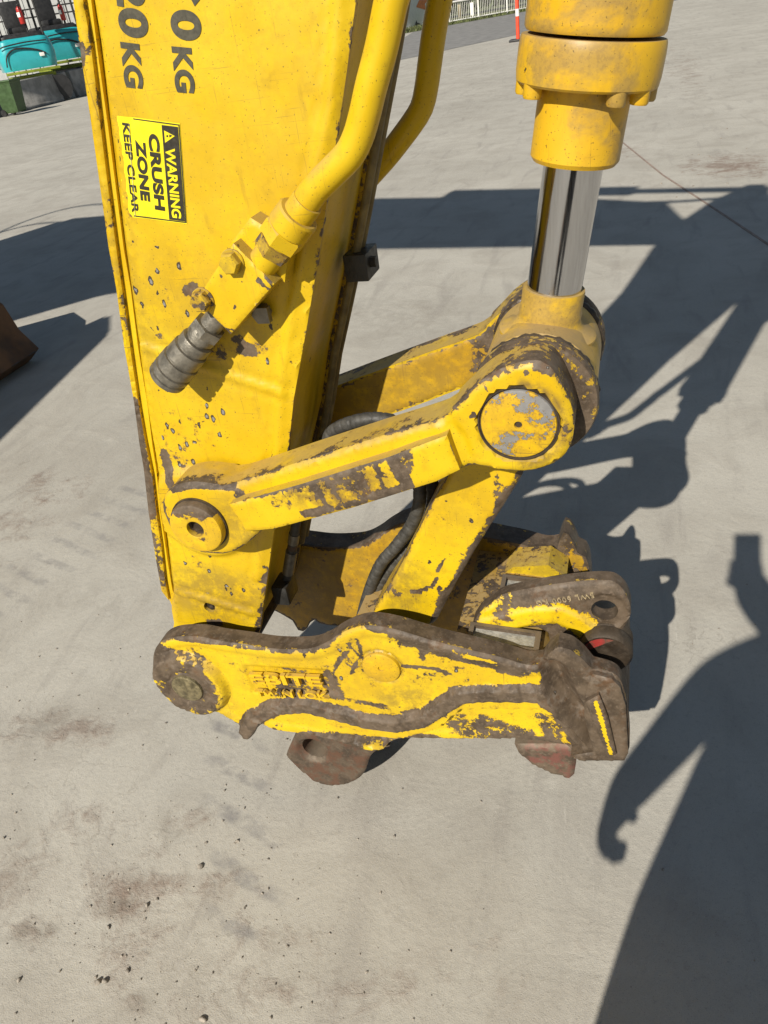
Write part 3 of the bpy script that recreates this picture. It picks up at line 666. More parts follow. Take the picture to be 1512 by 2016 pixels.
for deg in (6, 36, 122, 152, 182, 212, 242, 302, 332):
    q = math.radians(deg); c = e0+axis*(t_fl0+.002)+(ax1*math.cos(q)+ax2*math.sin(q))*r_fl*.85
    lathe_obj('flange_bolt', c, -axis, [(-.01, .0120), (.014, .0120), (.0165, .0105), (.0165, .0065), (.010, .006)], M['cylpaint'], cyl, 20)
# rod eye: neck with weld skirt and the cross tube
r_n = pr(122, t_rod0)
lathe_obj('rod_neck', e0, axis, [(t_rod0, .03), (t_rod0, r_n*.985), (t_rod0-.004, r_n), (t_rod0-.030, r_n*.99), (t_rod0-.036, r_n*1.03), (t_rod0-.043, r_n*1.0), (t_rod0-.052, r_n*1.06), (t_rod0-.058, r_n*1.2), (t_rod0-.064, r_n*1.5), (t_rod0-.068, r_n*1.6), (t_rod0-.074, r_n*1.58), (t_rod0-.078, r_n*1.4), (t_rod0-.12, r_n*1.35)], M['cylpaint'], cyl, 56)
R_E = .0895
lathe_obj('rod_eye', (e0[0], Y0+.112, e0[2]), YD, [(0, .05), (0, R_E-.006), (.006, R_E), (WID-.23, R_E), (WID-.224, R_E-.006), (WID-.224, .05)], M['cylpaint'], cyl, 64)
for yy in (.104, WID-.104):
    a = np.linspace(0, 2*math.pi, 97); rr = .0072+.0022*np.sin(a*23)*np.sin(a*11+1)
    ring = np.stack([e0[0]+.0865*np.cos(a), np.full(97, Y0+yy), e0[2]+.0865*np.sin(a)], 1)
    V, Fc = tube_mesh(ring, rr, 10, False); mesh_from('dust_seal', V, Fc, M['dark'], cyl, 60)
for yy in (.072, WID-.100):
    V, Fc = lathe((e0[0], Y0+yy, e0[2]), YD, [(0, R_E*1.03), (.006, R_E*1.06), (.024, R_E*1.05), (.028, R_E)], 56)
    mesh_from('link_boss', V, Fc, M['hitchpaint'], near_link if yy < .1 else flk, 40, {'wear': [.52]*len(V), 'spots': [0]*len(V), 'grime': [.6]*len(V)})

# lower H-link from the rod eye down into the hitch
HL = [(905, 880), (880, 945), (852, 990), (827, 1038), (797, 1100), (775, 1142), (755, 1172), (733, 1208), (745, 1240), (830, 1250), (858, 1226), (897, 1151), (933, 1089), (960, 1046), (987, 1005), (1027, 940), (1050, 880)]
HD = .105
hl_wear = zone_fn(HD, [(985, 980, 22, 60, .40), (915, 1120, 20, 60, .35), (870, 1200, 16, 40, .65), (880, 1010, 12, 12, .3), (780, 1165, 15, 15, .5), (830, 1180, 30, 14, .3)], [([(1027, 940), (987, 1005), (933, 1089), (870, 1200), (858, 1226)], .016, .62), ([(885, 1095), (865, 1115), (855, 1150), (835, 1162), (805, 1166)], .0035, .85), ([(865, 1155), (870, 1185), (855, 1215)], .005, .75)], .12)
hl = plate('lower_link', XZ(HL, HD), HD, WID-2*HD, M['paint'], ex, grid=.008, fillet=.010, wear=hl_wear, spots=zone_fn(HD, [(850, 1120, 120, 160, .06)]), grime=zone_fn(HD, [(790, 1150, 60, 80, .55), (900, 1000, 90, 90, .2)]), edgewear=.45, edgew=.006, sidewear=.35)

# hydraulic take-off block and pipes
tdir = XZ([(560, 470)], .03)[0]-XZ([(345, 725)], .03)[0]; tdir /= np.linalg.norm(tdir)
T3 = np.array([tdir[0], 0, tdir[1]]); N3 = np.array([tdir[1], 0, -tdir[0]])
BF = .018
blkq = XZ([(458, 480), (539, 560), (453, 659), (386, 590)], BF)
bwear = zone_fn(BF, [(434, 542, 5, 5, .8), (475, 555, 5, 4, .7), (510, 552, 8, 8, .75), (462, 605, 6, 5, .8), (520, 562, 8, 6, .6), (455, 650, 8, 6, .5)], [([(480, 497), (535, 561)], .004, .55), ([(402, 588), (400, 600)], .01, .5)])
blk = plate('manifold_block', blkq, BF, SF-BF-.0006, M['paint'], ex, grid=.005, fillet=.0022, wear=bwear, edgewear=.33, edgew=.003, sidewear=.06)
brk = plate('mounting_bracket', XZ([(446, 487), (488, 432), (526, 455), (562, 500), (556, 560), (500, 520)], .040), .046, SF-.046-.0006, M['paint'], blk, grid=.006, fillet=.003, edgewear=.25, edgew=.003, sidewear=.15)
def hexbolt(name, px, py, dy, parent, r=.0140):
    c = aty(px, py, Y0+dy); V, Fc = lathe(c, -YD, [(-.004, r*1.28), (.002, r*1.28), (.003, r*1.22)], 28)
    b = MB().add(V, Fc); V, Fc = lathe(c, -YD, [(.002, r*1.12), (.013, r*1.12), (.0165, r*.95), (.0165, r*.2)], 6); b.add(V, Fc)
    a = {'wear': [.30]*len(b.V), 'spots': [0]*len(b.V), 'grime': [.5]*len(b.V)}
    return mesh_from(name, b.V, b.F, M['paint'], parent, 30, a)
hexbolt('bolt', 458, 515, BF, blk); hexbolt('bolt', 400, 590, BF, blk)
TY = Y0+.040
def tp(px, py, dy=.040): return aty(px, py, Y0+dy)
near_px = [(812, -140), (790, -60), (771, 0), (751, 94), (731, 169), (717, 229), (704, 272), (686, 306), (655, 338), (618, 376), (589, 420)]
path = smooth_path([aty(x, y, Y0+d) for (x, y), d in zip(near_px, np.linspace(.02, .035, len(near_px)))], .008)
extra = [path[0]+(path[0]-path[1])/np.linalg.norm(path[0]-path[1])*q+np.array([dx_, 0, 0]) for q, dx_ in ((1.6, .07), (1.2, .07), (.8, .055), (.4, .02), (.2, 0))]
path = np.vstack([extra, path])
tub = MB().tube(path, .0195, 24).build('hydraulic_pipe', M['paint'], ex, 40)
fe = path[-1]
fdirn = aty(530, 505, Y0+.042)-aty(600, 408, Y0+.036); fdirn /= np.linalg.norm(fdirn)
lathe_obj('pipe_ferrule', fe-fdirn*.022, fdirn, [(0, .0195), (0, .0212), (.002, .0218), (.026, .0222), (.028, .020)], M['paint'], tub, 32)
b = MB(); V, Fc = lathe(fe+fdirn*.000, fdirn, [(0, .020), (0, .0275), (.003, .0300), (.026, .0305), (.028, .029)], 28); b.add(V, Fc)
V, Fc = lathe(fe+fdirn*.027, fdirn, [(0, .029), (.003, .0325), (.022, .0325), (.024, .027)], 6); b.add(V, Fc)
b.build('union_nut', M['paint'], tub, 30)
b = MB(); V, Fc = lathe(fe+fdirn*.054, fdirn, [(0, .024), (.001, .0280), (.018, .0280), (.019, .024)], 6); b.add(V, Fc)
mesh_from('lock_nut', b.V, b.F, M['paint'], tub, 30, {'wear': [.44]*len(b.V), 'grime': [.8]*len(b.V)})
V, Fc = lathe(fe+fdirn*.05, fdirn, [(0, .022), (.05, .022)], 20); mesh_from('pipe_stub', V, Fc, M['paint'], tub, 40)
# grey quick coupler under the block
c0 = aty(415, 640, Y0+.045); c1 = aty(326, 747, Y0+.030); cd = c1-c0; L = np.linalg.norm(cd); cd /= L
cp = lathe_obj('pipe_coupling', c0, cd, [(d_, r_*.88) for d_, r_ in [(-.03, .020), (.010, .020), (.011, .0255), (.013, .0265), (.028, .0265), (.030, .0225), (.034, .0225), (.035, .029), (.038, .030), (.050, .030), (.052, .0275), (.054, .0275), (.055, .0325), (L-.052, .0335), (L-.050, .0315), (L-.048, .0315), (L-.047, .0352), (L-.030, .0358), (L-.0285, .0325), (L-.0245, .0325), (L-.023, .0358), (L-.016, .0358), (L-.0145, .033), (L-.0105, .033), (L-.009, .0358), (L-.003, .0350), (L, .032), (L, .0225), (L-.02, .02)]], M['grey'], ex, 48)
V, Fc = lathe(c0+cd*.001, cd, [(0, .022), (0, .0265), (.016, .0265), (.018, .023)], 6); mesh_from('lock_nut', V, Fc, M['grey'], cp, 30)
# tapped lug with a small grey plug beside the block
p = aty(517, 615, Y0+SF-.006); V, Fc = lathe(p, -YD, [(-.01, .014), (.012, .014), (.014, .012)], 6); b = MB().add(V, Fc)
b.box(p+[-.004, -.016, -.012], p+[.016, -.004, .012]).build('drain_plug', M['grey'], blk, 30)
# far pipe on the other side of the stick
far_px = [(905, -180), (880, -70), (866, 0), (854, 67), (846, 125), (839, 175), (830, 212), (812, 242), (790, 272), (762, 308), (725, 350), (690, 390)]
path2 = smooth_path([aty(x, y, Y0+.365) for x, y in far_px], .01)
extra = [path2[0]+(path2[0]-path2[1])/np.linalg.norm(path2[0]-path2[1])*q for q in (1.0, .6, .3)]
MB().tube(np.vstack([extra, path2]), .0190, 24).build('hydraulic_pipe', M['paint'], ex, 40)
# thin steel lines and their clamp on the front plate
def on_front(z, yy, off): return np.array([np.interp(z, rline[:, 1], rline[:, 0])+.02+off, Y0+yy, z])
for yy in (.245, .272):
    pts = [on_front(z, yy, .010) for z in np.linspace(.56, 2.2, 40)]
    MB().tube(pts, .0072, 12).build('grease_line', M['line'], ex, 60)
zc = [z for z in np.linspace(.8, 1.4, 400) if projy(on_front(z, .26, .02)) > 515][-1]
cc = on_front(zc, .258, .02)
b = MB().box(cc-[.020, .034, .022], cc+[.020, .034, .022], ch=.003)
V, Fc = lathe(cc+[.020, -.012, .004], (1, 0, 0), [(0, .009), (.010, .009), (.011, .006)], 6); b.add(V, Fc)
b.build('line_clamp', M['rubber'], ex, 40)
# grease hose at the foot of the front plate
hz = [on_front(z, .17, .012) for z in np.linspace(.50, .74, 14)]
h_ = MB().tube(hz, .010, 12).build('grease_hose', M['hose'], ex, 60)
for za, zb, m_, r_ in ((.60, .612, 'rust', .0104), (.535, .597, 'grey', .0125), (.615, .64, 'grey', .0115)):
    V, Fc = lathe(on_front(za, .17, .012), on_front(zb, .17, .012)-on_front(za, .17, .012), [(0, r_), (zb-za, r_)], 12); mesh_from('hose_fitting', V, Fc, M[m_], h_, 40)
cc = on_front(.495, .165, .012); MB().box(cc-[.018, .028, .024], cc+[.018, .028, .024], ch=.006).build('line_clamp', M['rubber'], ex, 40)

# guarded hoses that hang between the links
def guard_hose(px, dys, r, turns=62):
    Pp = smooth_path([aty(x, y, Y0+d) for (x, y), d in zip(px, dys)], .0022)
    s = np.concatenate([[0], np.cumsum(np.linalg.norm(np.diff(Pp, axis=0), axis=1))]); ph = (s/.019) % 1.0
    rr = r*(1-.12*np.exp(-((ph-.5)/.08)**2))
    return MB().tube(Pp, rr, 14).build('guarded_hose', M['hose'], ex, 75)
guard_hose([(600, 960), (628, 892), (655, 850), (700, 830), (748, 825), (790, 838), (815, 880), (823, 930), (826, 985), (812, 1030), (780, 1075), (750, 1110), (728, 1160), (712, 1215), (700, 1270)], [.20, .19, .18, .17, .17, .17, .17, .17, .17, .18, .18, .18, .19, .2, .22], .0126)
guard_hose([(620, 980), (648, 900), (680, 866), (730, 852), (780, 862), (822, 900), (850, 950), (848, 1010), (815, 1070), (775, 1110), (745, 1155), (722, 1205), (708, 1270)], [.24, .24, .24, .24, .24, .23, .215, .21, .20, .20, .20, .21, .23], .0126)

# ------------------------------------------------------------------ the quick hitch pinned to the stick and the lower link
qh = thing('quick_hitch', 'battered yellow and bare brown steel quick hitch hanging just above the concrete', 'quick hitch', (cz[0], YM, 0))
HP = [(299, 1298), (305, 1278), (320, 1264), (346, 1257), (389, 1257), (429, 1265), (478, 1272), (538, 1281), (605, 1281), (640, 1269), (664, 1254), (692, 1241), (725, 1235), (776, 1243), (853, 1266), (925, 1284), (984, 1298), (1035, 1313), (1066, 1312), (1080, 1292), (1098, 1278), (1122, 1284), (1146, 1302), (1166, 1326), (1204, 1337), (1222, 1354), (1233, 1392), (1238, 1440), (1239, 1484), (1230, 1500),
      (1190, 1501), (1140, 1500), (1100, 1491), (1035, 1481), (900, 1479), (780, 1477), (730, 1480), (690, 1470), (640, 1456), (591, 1446), (545, 1440), (525, 1434), (517, 1428), (507, 1433), (501, 1444), (492, 1450), (481, 1447), (474, 1437), (467, 1427), (439, 1411), (419, 1402), (389, 1393), (359, 1382), (336, 1365), (313, 1335), (301, 1312)]
hp = XZ(HP, 0)
rim = XZ([(484, 1442), (500, 1412), (545, 1393), (600, 1389), (660, 1404), (720, 1420), (780, 1427), (830, 1418), (866, 1394), (905, 1370), (950, 1366), (1064, 1367), (1102, 1392), (1140, 1430), (1168, 1468)], 0)
lowz = XZ([(600, 1440), (700, 1452), (790, 1458), (860, 1440), (905, 1402), (960, 1400), (1062, 1402), (1100, 1428), (1150, 1482), (1170, 1490), (1120, 1500), (1020, 1485), (760, 1480)], 0)
valley = XZ([(1088, 1322), (1108, 1370), (1140, 1420), (1168, 1462)], 0)
rib = XZ([(1172, 1352), (1184, 1400), (1198, 1455), (1206, 1484)], 0)
hpin = XZ([(376, 1343)], 0)[0]; mpin = XZ([(750, 1316)], 0)[0]
txt = XZ([(476, 1312), (650, 1322), (670, 1372), (496, 1368)], 0)
def hp_relief(V, D):
    o = np.zeros(len(V))
    dr = seg_dist(V, rim, False); o += -.013*np.clip((.0195-dr)/.0055, 0, 1)
    li = inside(V, lowz); dl = seg_dist(V, lowz); o += np.where(li, .028*np.clip(dl/.006, 0, 1), 0)
    dp = np.linalg.norm(V-hpin, axis=1); o += -.020*np.clip((.089-dp)/.010, 0, 1)
    o += .004*np.exp(-((dp-.042)/.004)**2)
    dv = seg_dist(V, valley, False); o += .036*np.clip(1-dv/.027, 0, 1)**.8
    rb = sstep(V[:, 0], XZ([(1150, 1400)], 0)[0][0], XZ([(1180, 1400)], 0)[0][0]); o += .010*rb
    ti = inside(V, txt); dt = seg_dist(V, txt); o += np.where(ti, .006*sstep(dt, 0, .006), 0)
    o += .004*sstep(D, .016, .030)*(V[:, 0] < XZ([(1060, 1340)], 0)[0][0])
    dm = np.linalg.norm(V-mpin, axis=1); o += .0045*np.exp(-((dm-.040)/.0032)**2)-.002*(1-sstep(dm, .036, .040))
    return o
hp_wear = zone_fn(0, [(376, 1343, 80, 68, .60), (320, 1300, 44, 44, .66), (1180, 1420, 110, 140, .90), (1110, 1330, 60, 60, .95), (1010, 1318, 60, 22, .60), (585, 1358, 70, 22, .55), (650, 1352, 30, 34, .62), (560, 1326, 60, 8, .5), (800, 1262, 60, 20, .50), (880, 1285, 60, 20, .48), (690, 1280, 40, 30, .40), (905, 1330, 40, 24, .42), (860, 1330, 50, 10, .42),
                      (650, 1462, 90, 22, .8), (780, 1470, 160, 16, .66), (960, 1462, 130, 26, .55), (1090, 1455, 60, 40, .50), (930, 1440, 60, 16, .42), (1040, 1480, 90, 12, .75), (835, 1275, 14, 22, .6)],
    [([(484, 1442), (500, 1412), (545, 1393), (600, 1389), (660, 1404), (720, 1420), (780, 1427), (830, 1418), (866, 1394), (905, 1370), (950, 1366), (1064, 1367), (1102, 1392), (1140, 1430), (1168, 1468)], .026, .86),
     ([(346, 1257), (429, 1265), (538, 1281), (605, 1281), (640, 1269)], .009, .66), ([(725, 1235), (853, 1266), (984, 1298), (1060, 1320)], .010, .72), ([(330, 1362), (389, 1393), (470, 1428)], .007, .5), ([(760, 1395), (700, 1385), (640, 1372), (560, 1376)], .008, .45),
     ([(790, 1315), (850, 1318), (885, 1330)], .004, .75), ([(640, 1360), (668, 1300), (690, 1280)], .005, .6), ([(680, 1268), (720, 1308)], .004, .65), ([(820, 1256), (832, 1300)], .006, .75), ([(870, 1270), (900, 1300), (960, 1310)], .010, .6), ([(790, 1405), (870, 1395)], .004, .7), ([(650, 1375), (760, 1392)], .005, .5), ([(700, 1258), (712, 1290), (690, 1330)], .004, .55)], .19)
npl = plate('side_plate', hp, 0, .042, M['hitchpaint'], qh, grid=.0056, fillet=.006, relief=hp_relief, wear=hp_wear, spots=zone_fn(0, [(880, 1330, 60, 40, .25), (700, 1330, 60, 60, .15)]), grime=lambda V: np.maximum(zone_fn(0, [(800, 1380, 80, 30, .6), (420, 1390, 60, 40, .4), (700, 1350, 400, 120, .25)])(V), .9*np.exp(-((np.linalg.norm(V-mpin, axis=1)-.041)/.004)**2)), edgewear=.5, edgew=.005, sidewear=lambda p: .70+.15*sstep(p[0], -.25, -.05), smooth=True, step=.009, angle=48)
plate('nose_plate', XZ([(1166, 1328), (1204, 1338), (1221, 1355), (1232, 1392), (1237, 1484), (1229, 1499), (1142, 1499), (1124, 1489), (1168, 1482), (1160, 1450), (1150, 1410), (1151, 1366)], 0), -.002, .03, M['hitchpaint'], qh, grid=.006, fillet=.004, wear=zone_fn(0, [(1165, 1490, 30, 4, .1)], base=.86), edgewear=.7, sidewear=.9)
plate('wear_rib', XZ([(1153, 1374), (1180, 1359), (1197, 1402), (1214, 1476), (1197, 1481), (1176, 1430)], 0), -.013, .03, M['hitchpaint'], qh, grid=.0035, fillet=.003, wear=lambda V, D: .72-.45*(np.abs(V[:, 0]-XZ([(1188, 1420)], 0)[0][0]+(V[:, 1]-XZ([(1188, 1420)], 0)[0][1])*.22) < .004), edgewear=.7, sidewear=.9)
# hinge pin, link pin, raised maker's name
V, Fc = lathe((hpin[0], Y0-.022, hpin[1]), YD, [(0, 0), (0, .030), (.002, .0345), (.006, .036), (.02, .036)], 44); mesh_from('hinge_pin', V, Fc, M['brass'], npl, 40)
pin('pin', mpin, .0375, -.0015, npl, M['pinpaint2'], hole=.0055, wearv=.18)
M['letters'] = mat_paint('worn raised letters', base=.26)
def raised(s, a, b, h):
    o = text_mesh('lettering', s, a, b, .004, M['letters'], npl, height=h, bold=.03, extrude=.0085)
    at = o.data.attributes.new('wear', 'FLOAT', 'POINT'); at.data.foreach_set('value', np.full(len(o.data.vertices), .02, np.float32))
raised('EBITE', (500, 1340), (638, 1346), .0265); raised('TWIN LOK', (508, 1366), (650, 1371), .0165)

# far side plate: same casting mirrored
xf = aty(1170, 1110, Y0+WID)[0]; kf = aty(1100, 1060, Y0+WID)[0]
hpf = hp.copy(); q_ = hpf[:, 0] > kf; hpf[q_, 0] = kf+(hpf[q_, 0]-kf)*(xf-kf)/(hp[:, 0].max()-kf)
fpl = plate('side_plate', hpf, WID, .062, M['hitchpaint'], qh, grid=.014, fillet=.006, flip=True, smooth=True, step=.012, wear=lambda V, D: np.full(len(V), .4), edgewear=.6, sidewear=.66, angle=80)
plate('inner_face', hpf, WID-.0635, .004, M['shadepaint'], fpl, grid=.010, fillet=.003, smooth=True, step=.014, wear=lambda V, D: .18+.3*sstep(V[:, 0], -.35, .0), grime=lambda V: .5+0*V[:, 0], edgewear=.6, sidewear=.6)

# lifting eye gusset, its hole and the stamped load
ED = .105
eye = [(928, 1232), (945, 1208), (965, 1194), (990, 1178), (1060, 1163), (1140, 1152), (1196, 1150), (1218, 1158), (1234, 1176), (1242, 1203), (1238, 1222), (1225, 1240), (1196, 1262), (1172, 1288), (1162, 1322), (1128, 1330), (1098, 1318), (1086, 1282), (1079, 1248), (1058, 1237), (985, 1238), (950, 1240)]
eh = XZ([(1190, 1205)], ED)[0]; eyeb = XZ([(1190, 1172), (1120, 1178), (1040, 1190), (990, 1206)], ED)
band1 = XZ([(940, 1236), (985, 1226), (1050, 1212), (1100, 1210), (1140, 1228), (1172, 1258)], ED)
def eye_relief(V, D):
    o = .007*(1-sstep(seg_dist(V, eyeb, False), .004, .010))*0
    up_ = np.interp(V[:, 0], eyeb[::-1, 0], eyeb[::-1, 1]); o += .28*np.clip(V[:, 1]-up_, 0, .03)
    o += -.006*np.clip((.022-seg_dist(V, band1, False))/.008, 0, 1)
    o += .005*(1-sstep(np.linalg.norm(V-eh, axis=1), .036, .042))
    return o
def eye_wear(V, D):
    Wz = .86+0*V[:, 0]; d = seg_dist(V, band1, False); k = 1-sstep(d, .016, .040)
    Wz -= .56*k; left = 1-sstep(V[:, 0], XZ([(980, 1230)], ED)[0][0], XZ([(1040, 1230)], ED)[0][0]); return np.minimum(Wz, .86-.5*left)
lift = plate('lifting_eye', XZ(eye, ED), ED, .036, M['hitchpaint'], qh, grid=.005, fillet=.004, relief=eye_relief, wear=eye_wear, edgewear=.5, sidewear=.85, holes=[(eh, .0235)], smooth=True, step=.008, angle=42)
M['stamp'] = mat_flat('rubbed stamped digits', (.34, .27, .16), .6, .1, .3, 150)
text_mesh('lettering', 'SWL 6000 KG', (1168, 1162), (1056, 1179), ED+.0065, M['stamp'], lift, height=.0110, bold=-.004, extrude=.0085, gap=1.15)

# bridge deck between the plates with its two steel windows
def prof_extrude(name, px, dref, y0, y1, mat, parent, wv=.4, bev=.006, gr=.5, angle=40, nseg=10):
    A = XZ(px, dref); n = len(A); ys = np.linspace(Y0+y0, Y0+y1, nseg+1)
    V = [(a[0], y, a[1]) for y in ys for a in A]
    area = np.sum(A[:, 0]*np.roll(A[:, 1], -1)-np.roll(A[:, 0], -1)*A[:, 1])
    Fc = [(j*n+i, (j+1)*n+i, (j+1)*n+(i+1) % n, j*n+(i+1) % n) for j in range(nseg) for i in range(n)]
    Fc += [tuple(range(n)), tuple(range(nseg*n, (nseg+1)*n))[::-1]]
    if area > 0: Fc = [f[::-1] for f in Fc]
    Fc = [f[::-1] for f in Fc] if area > 0 else Fc
    o = mesh_from(name, V, Fc, mat, parent, angle, {'wear': [wv]*len(V), 'spots': [0]*len(V), 'grime': [gr]*len(V)})
    bm = bmesh.new(); bm.from_mesh(o.data); bmesh.ops.recalc_face_normals(bm, faces=bm.faces[:]); bm.to_mesh(o.data); bm.free()
    return o
deck_px = [(900, 1240), (1000, 1252), (1064, 1262), (1100, 1296), (1110, 1360), (1000, 1330), (900, 1300)]
deck = prof_extrude('bridge_deck', deck_px, .085, .044, WID-.064, M['shadepaint'], qh, .36)
DKA = XZ([(960, 1247), (1064, 1262)], .085)
def deck_pt(t, y, up):
    d = DKA[1]-DKA[0]; n = np.array([-d[1], d[0]])/np.linalg.norm(d); q = DKA[0]+d*t+n*up; return (q[0], Y0+y, q[1])
def window(t0, t1, y0, y1):
    b = MB()
    for (a, c, p, q) in ((t0, t1, y0, y0+.006), (t0, t1, y1-.008, y1), (t0, t0+.09, y0+.006, y1-.008), (t1-.10, t1, y0+.006, y1-.008)):
        V = [deck_pt(*k) for k in ((a, p, .0), (c, p, .0), (c, q, .0), (a, q, .0), (a, p, .012), (c, p, .012), (c, q, .012), (a, q, .012))]
        b.add(V, [(0, 3, 2, 1), (4, 5, 6, 7), (0, 1, 5, 4), (1, 2, 6, 5), (2, 3, 7, 6), (3, 0, 4, 7)])
    f = b.build('window_frame', M['steel'], deck, 30)
    V = [deck_pt(*k) for k in ((t0, y0, .004), (t1, y0, .004), (t1, y1, .004), (t0, y1, .004))]
    mesh_from('steel_panel', V, [(0, 1, 2, 3)], M['scraped'], deck, 30)
window(-.35, 1.0, .046, .098); window(.05, 1.05, .20, .25)
cross = prof_extrude('cross_rib', [(940, 1262), (1080, 1286), (1100, 1262), (1060, 1236), (985, 1238)], .085, .27, .336, M['hitchpaint'], qh, .30)
# rounded nose that spans the front of the hitch
nose = prof_extrude('front_nose', [(1120, 1345), (1150, 1330), (1185, 1336), (1212, 1352), (1228, 1380), (1236, 1420), (1237, 1470), (1228, 1490), (1180, 1490), (1130, 1440)], .05, .062, WID-.062, M['steel'], qh, .9)
c = XZ([(1191, 1292)], .075)[0]
V, Fc = lathe((c[0], Y0+.078, c[1]), YD, [(0, .03), (0, .043), (.006, .048), (.026, .048), (.028, .0455), (.031, .048), (.050, .048), (.054, .035)], 48)
mesh_from('lock_roller', V, Fc, M['dark'], qh, 40)
Vw = []; nw = 14
for yy in (Y0+.0765, Y0+.0785):
    for k in range(nw+1):
        q = math.radians(70+105*k/nw); Vw.append((c[0]+.041*math.cos(q), yy, c[1]+.041*math.sin(q)))
mesh_from('red_marking', Vw, [tuple(range(nw+1)), tuple(range(nw+1, 2*nw+2))[::-1]], M['redsteel'], qh, 40)
# the open jaw that grips the bucket pin, and the small hook at the front
JW = [(588, 1440), (568, 1474), (562, 1490), (571, 1499), (592, 1520), (618, 1541), (650, 1549), (682, 1546), (706, 1535), (719, 1518), (726, 1496), (742, 1480), (765, 1474), (700, 1455), (640, 1446)]
JC = [(588, 1444), (572, 1482), (584, 1492), (604, 1504), (628, 1511), (648, 1508), (656, 1494), (650, 1476), (632, 1460), (610, 1450)]
def jaw(y0, y1):
    R = resample(XZ(JW, y0), .010, True); c = XZ([(617, 1479)], y0)[0]
    def rel(V, D): return .010*(1-sstep(np.linalg.norm(V-c, axis=1), .031, .040))
    return plate('jaw', R, y0, y1-y0, M['rust'], qh, grid=.006, fillet=.006, relief=rel, edgewear=.9, sidewear=.9, wear=lambda V, D: .9+0*D, angle=50, step=.010, holes=[(c, .0300)])
jaw(.022, .125); 
plate('jaw', resample(XZ(JW, .022), .014, True), WID-.022, .10, M['rust'], qh, grid=.014, fillet=.012, flip=True, edgewear=.9, sidewear=.9)
jwc = XZ(JW, .022)
prof_extrude('jaw_tube', [(600, 1446), (650, 1452), (716, 1462), (705, 1482), (655, 1476), (610, 1466)], .022, .12, WID-.12, M['dark'], qh, .9)
HKp = [(1012, 1470), (1020, 1487), (1045, 1508), (1085, 1527), (1122, 1537), (1130, 1530), (1134, 1505), (1136, 1470)]
plate('front_hook', XZ(HKp, .05), .05, .07, M['hooksteel'], qh, grid=.008, fillet=.008, edgewear=.9, sidewear=.9, wear=lambda V, D: .9+0*D)
# lock cylinder and hard parts in the shade between the plates
b = MB()
led = XZ([(640, 1300), (730, 1290)], 0)
prof_extrude('inner_ledge', [(655, 1330), (668, 1292), (735, 1288), (760, 1320), (740, 1342)], .0, .12, .336, M['shadepaint'], qh, .25)
hg = MB(); hc = XZ([(560, 1335)], 0)[0]
V, Fc = lathe((cz[0], Y0+.058, cz[1]), YD, [(0, .05), (0, .08), (WID-.118, .08), (WID-.118, .05)], 40); mesh_from('hinge_boss', V, Fc, M['dark'], qh, 40)
V, Fc = lathe((mpin[0], Y0+.058, mpin[1]), YD, [(0, .036), (WID-.118, .036)], 32); mesh_from('link_pin', V, Fc, M['dark'], qh, 40)

# ------------------------------------------------------------------ far side of the yard
def rotz(a): c, s = math.cos(a), math.sin(a); return np.array([[c, -s, 0], [s, c, 0], [0, 0, 1.0]])
M['barrier'] = mat_flat('stained precast concrete', (.25, .245, .235), .9, 0, .25, 4, .4)
M['teal'] = mat_flat('turquoise machine paint', (.025, .36, .40), .35, 0, .08, 3, 0, .4)
M['teal2'] = mat_flat('turquoise cover', (.02, .30, .34), .4, 0, .1, 3, 0, .3)
M['mblack'] = mat_flat('black machine plastic', (.02, .02, .021), .5, 0, .25, 6)
M['limegreen'] = mat_flat('yellow green chassis beam', (.20, .24, .02), .6, 0, .25, 5)
M['bin'] = mat_flat('green bin plastic', (.045, .085, .03), .5, 0, .2, 6)
M['white'] = mat_flat('white paint', (.75, .74, .70), .5, 0, .06, 8)
M['shedwall'] = mat_flat('pale shed sheeting', (.46, .47, .46), .6, 0, .08, 3)
M['red'] = mat_flat('red enamel', (.42, .025, .02), .35, 0, .1, 8)
M['orange'] = mat_flat('orange red plastic', (.70, .07, .03), .45, 0, .1, 8)
M['oranget'] = mat_flat('orange print', (.62, .20, .06), .6, 0, .15, 8)
M['wire'] = mat_flat('black steel tube', (.03, .03, .03), .5, .2, .2, 20)
M['leaf'] = mat_flat('hedge leaves', (.055, .075, .025), .8, 0, .5, 3)
q0, q1 = ground(0, 231), ground(160, 190); bd = (q1-q0)/np.linalg.norm(q1-q0); bang = math.atan2(bd[1], bd[0]); bn = np.array([-bd[1], bd[0], 0])
def along(px, py=None):                           # station on the barrier line under this picture column
    g = ground(px, 231+(190-231)*px/160); return (g-q0).dot(bd)
def barrier(s0, s1, label):
    L = s1-s0; b = MB(); h = .88
    prof = [(-.0, 0), (.42, 0), (.42, .16), (.34, .30), (.30, h), (.12, h), (.06, .30), (0, .16)]
    V = [(x, y, z) for x in (0, L) for y, z in prof]; n = len(prof)
    Fc = [(i, (i+1) % n, n+(i+1) % n, n+i) for i in range(n)]+[tuple(range(n))[::-1], tuple(range(n, 2*n))]
    b.add(V, Fc); o = b.build('concrete_barrier', M['barrier'], None, 25)
    bm = bmesh.new(); bm.from_mesh(o.data); bmesh.ops.recalc_face_normals(bm, faces=bm.faces[:]); bmesh.ops.bevel(bm, geom=[e for e in bm.edges], offset=.02, segments=2, affect='EDGES'); bm.to_mesh(o.data); bm.free()
    o.location = q0+bd*s0; o.rotation_euler = (0, 0, bang); tag(o, label, 'barrier', 'precast barriers along the machine yard')
    for k in (.25, .75):
        nb = MB().box((-.12, -.04, .02), (.12, .03, .10), ch=.01).build('lifting_slot', M['mblack'], o, 40); nb.location = (L*k, .0, 0)
    return o
barrier(along(-160), along(18), 'grey concrete barrier behind the green wheelie bin, at the left edge')
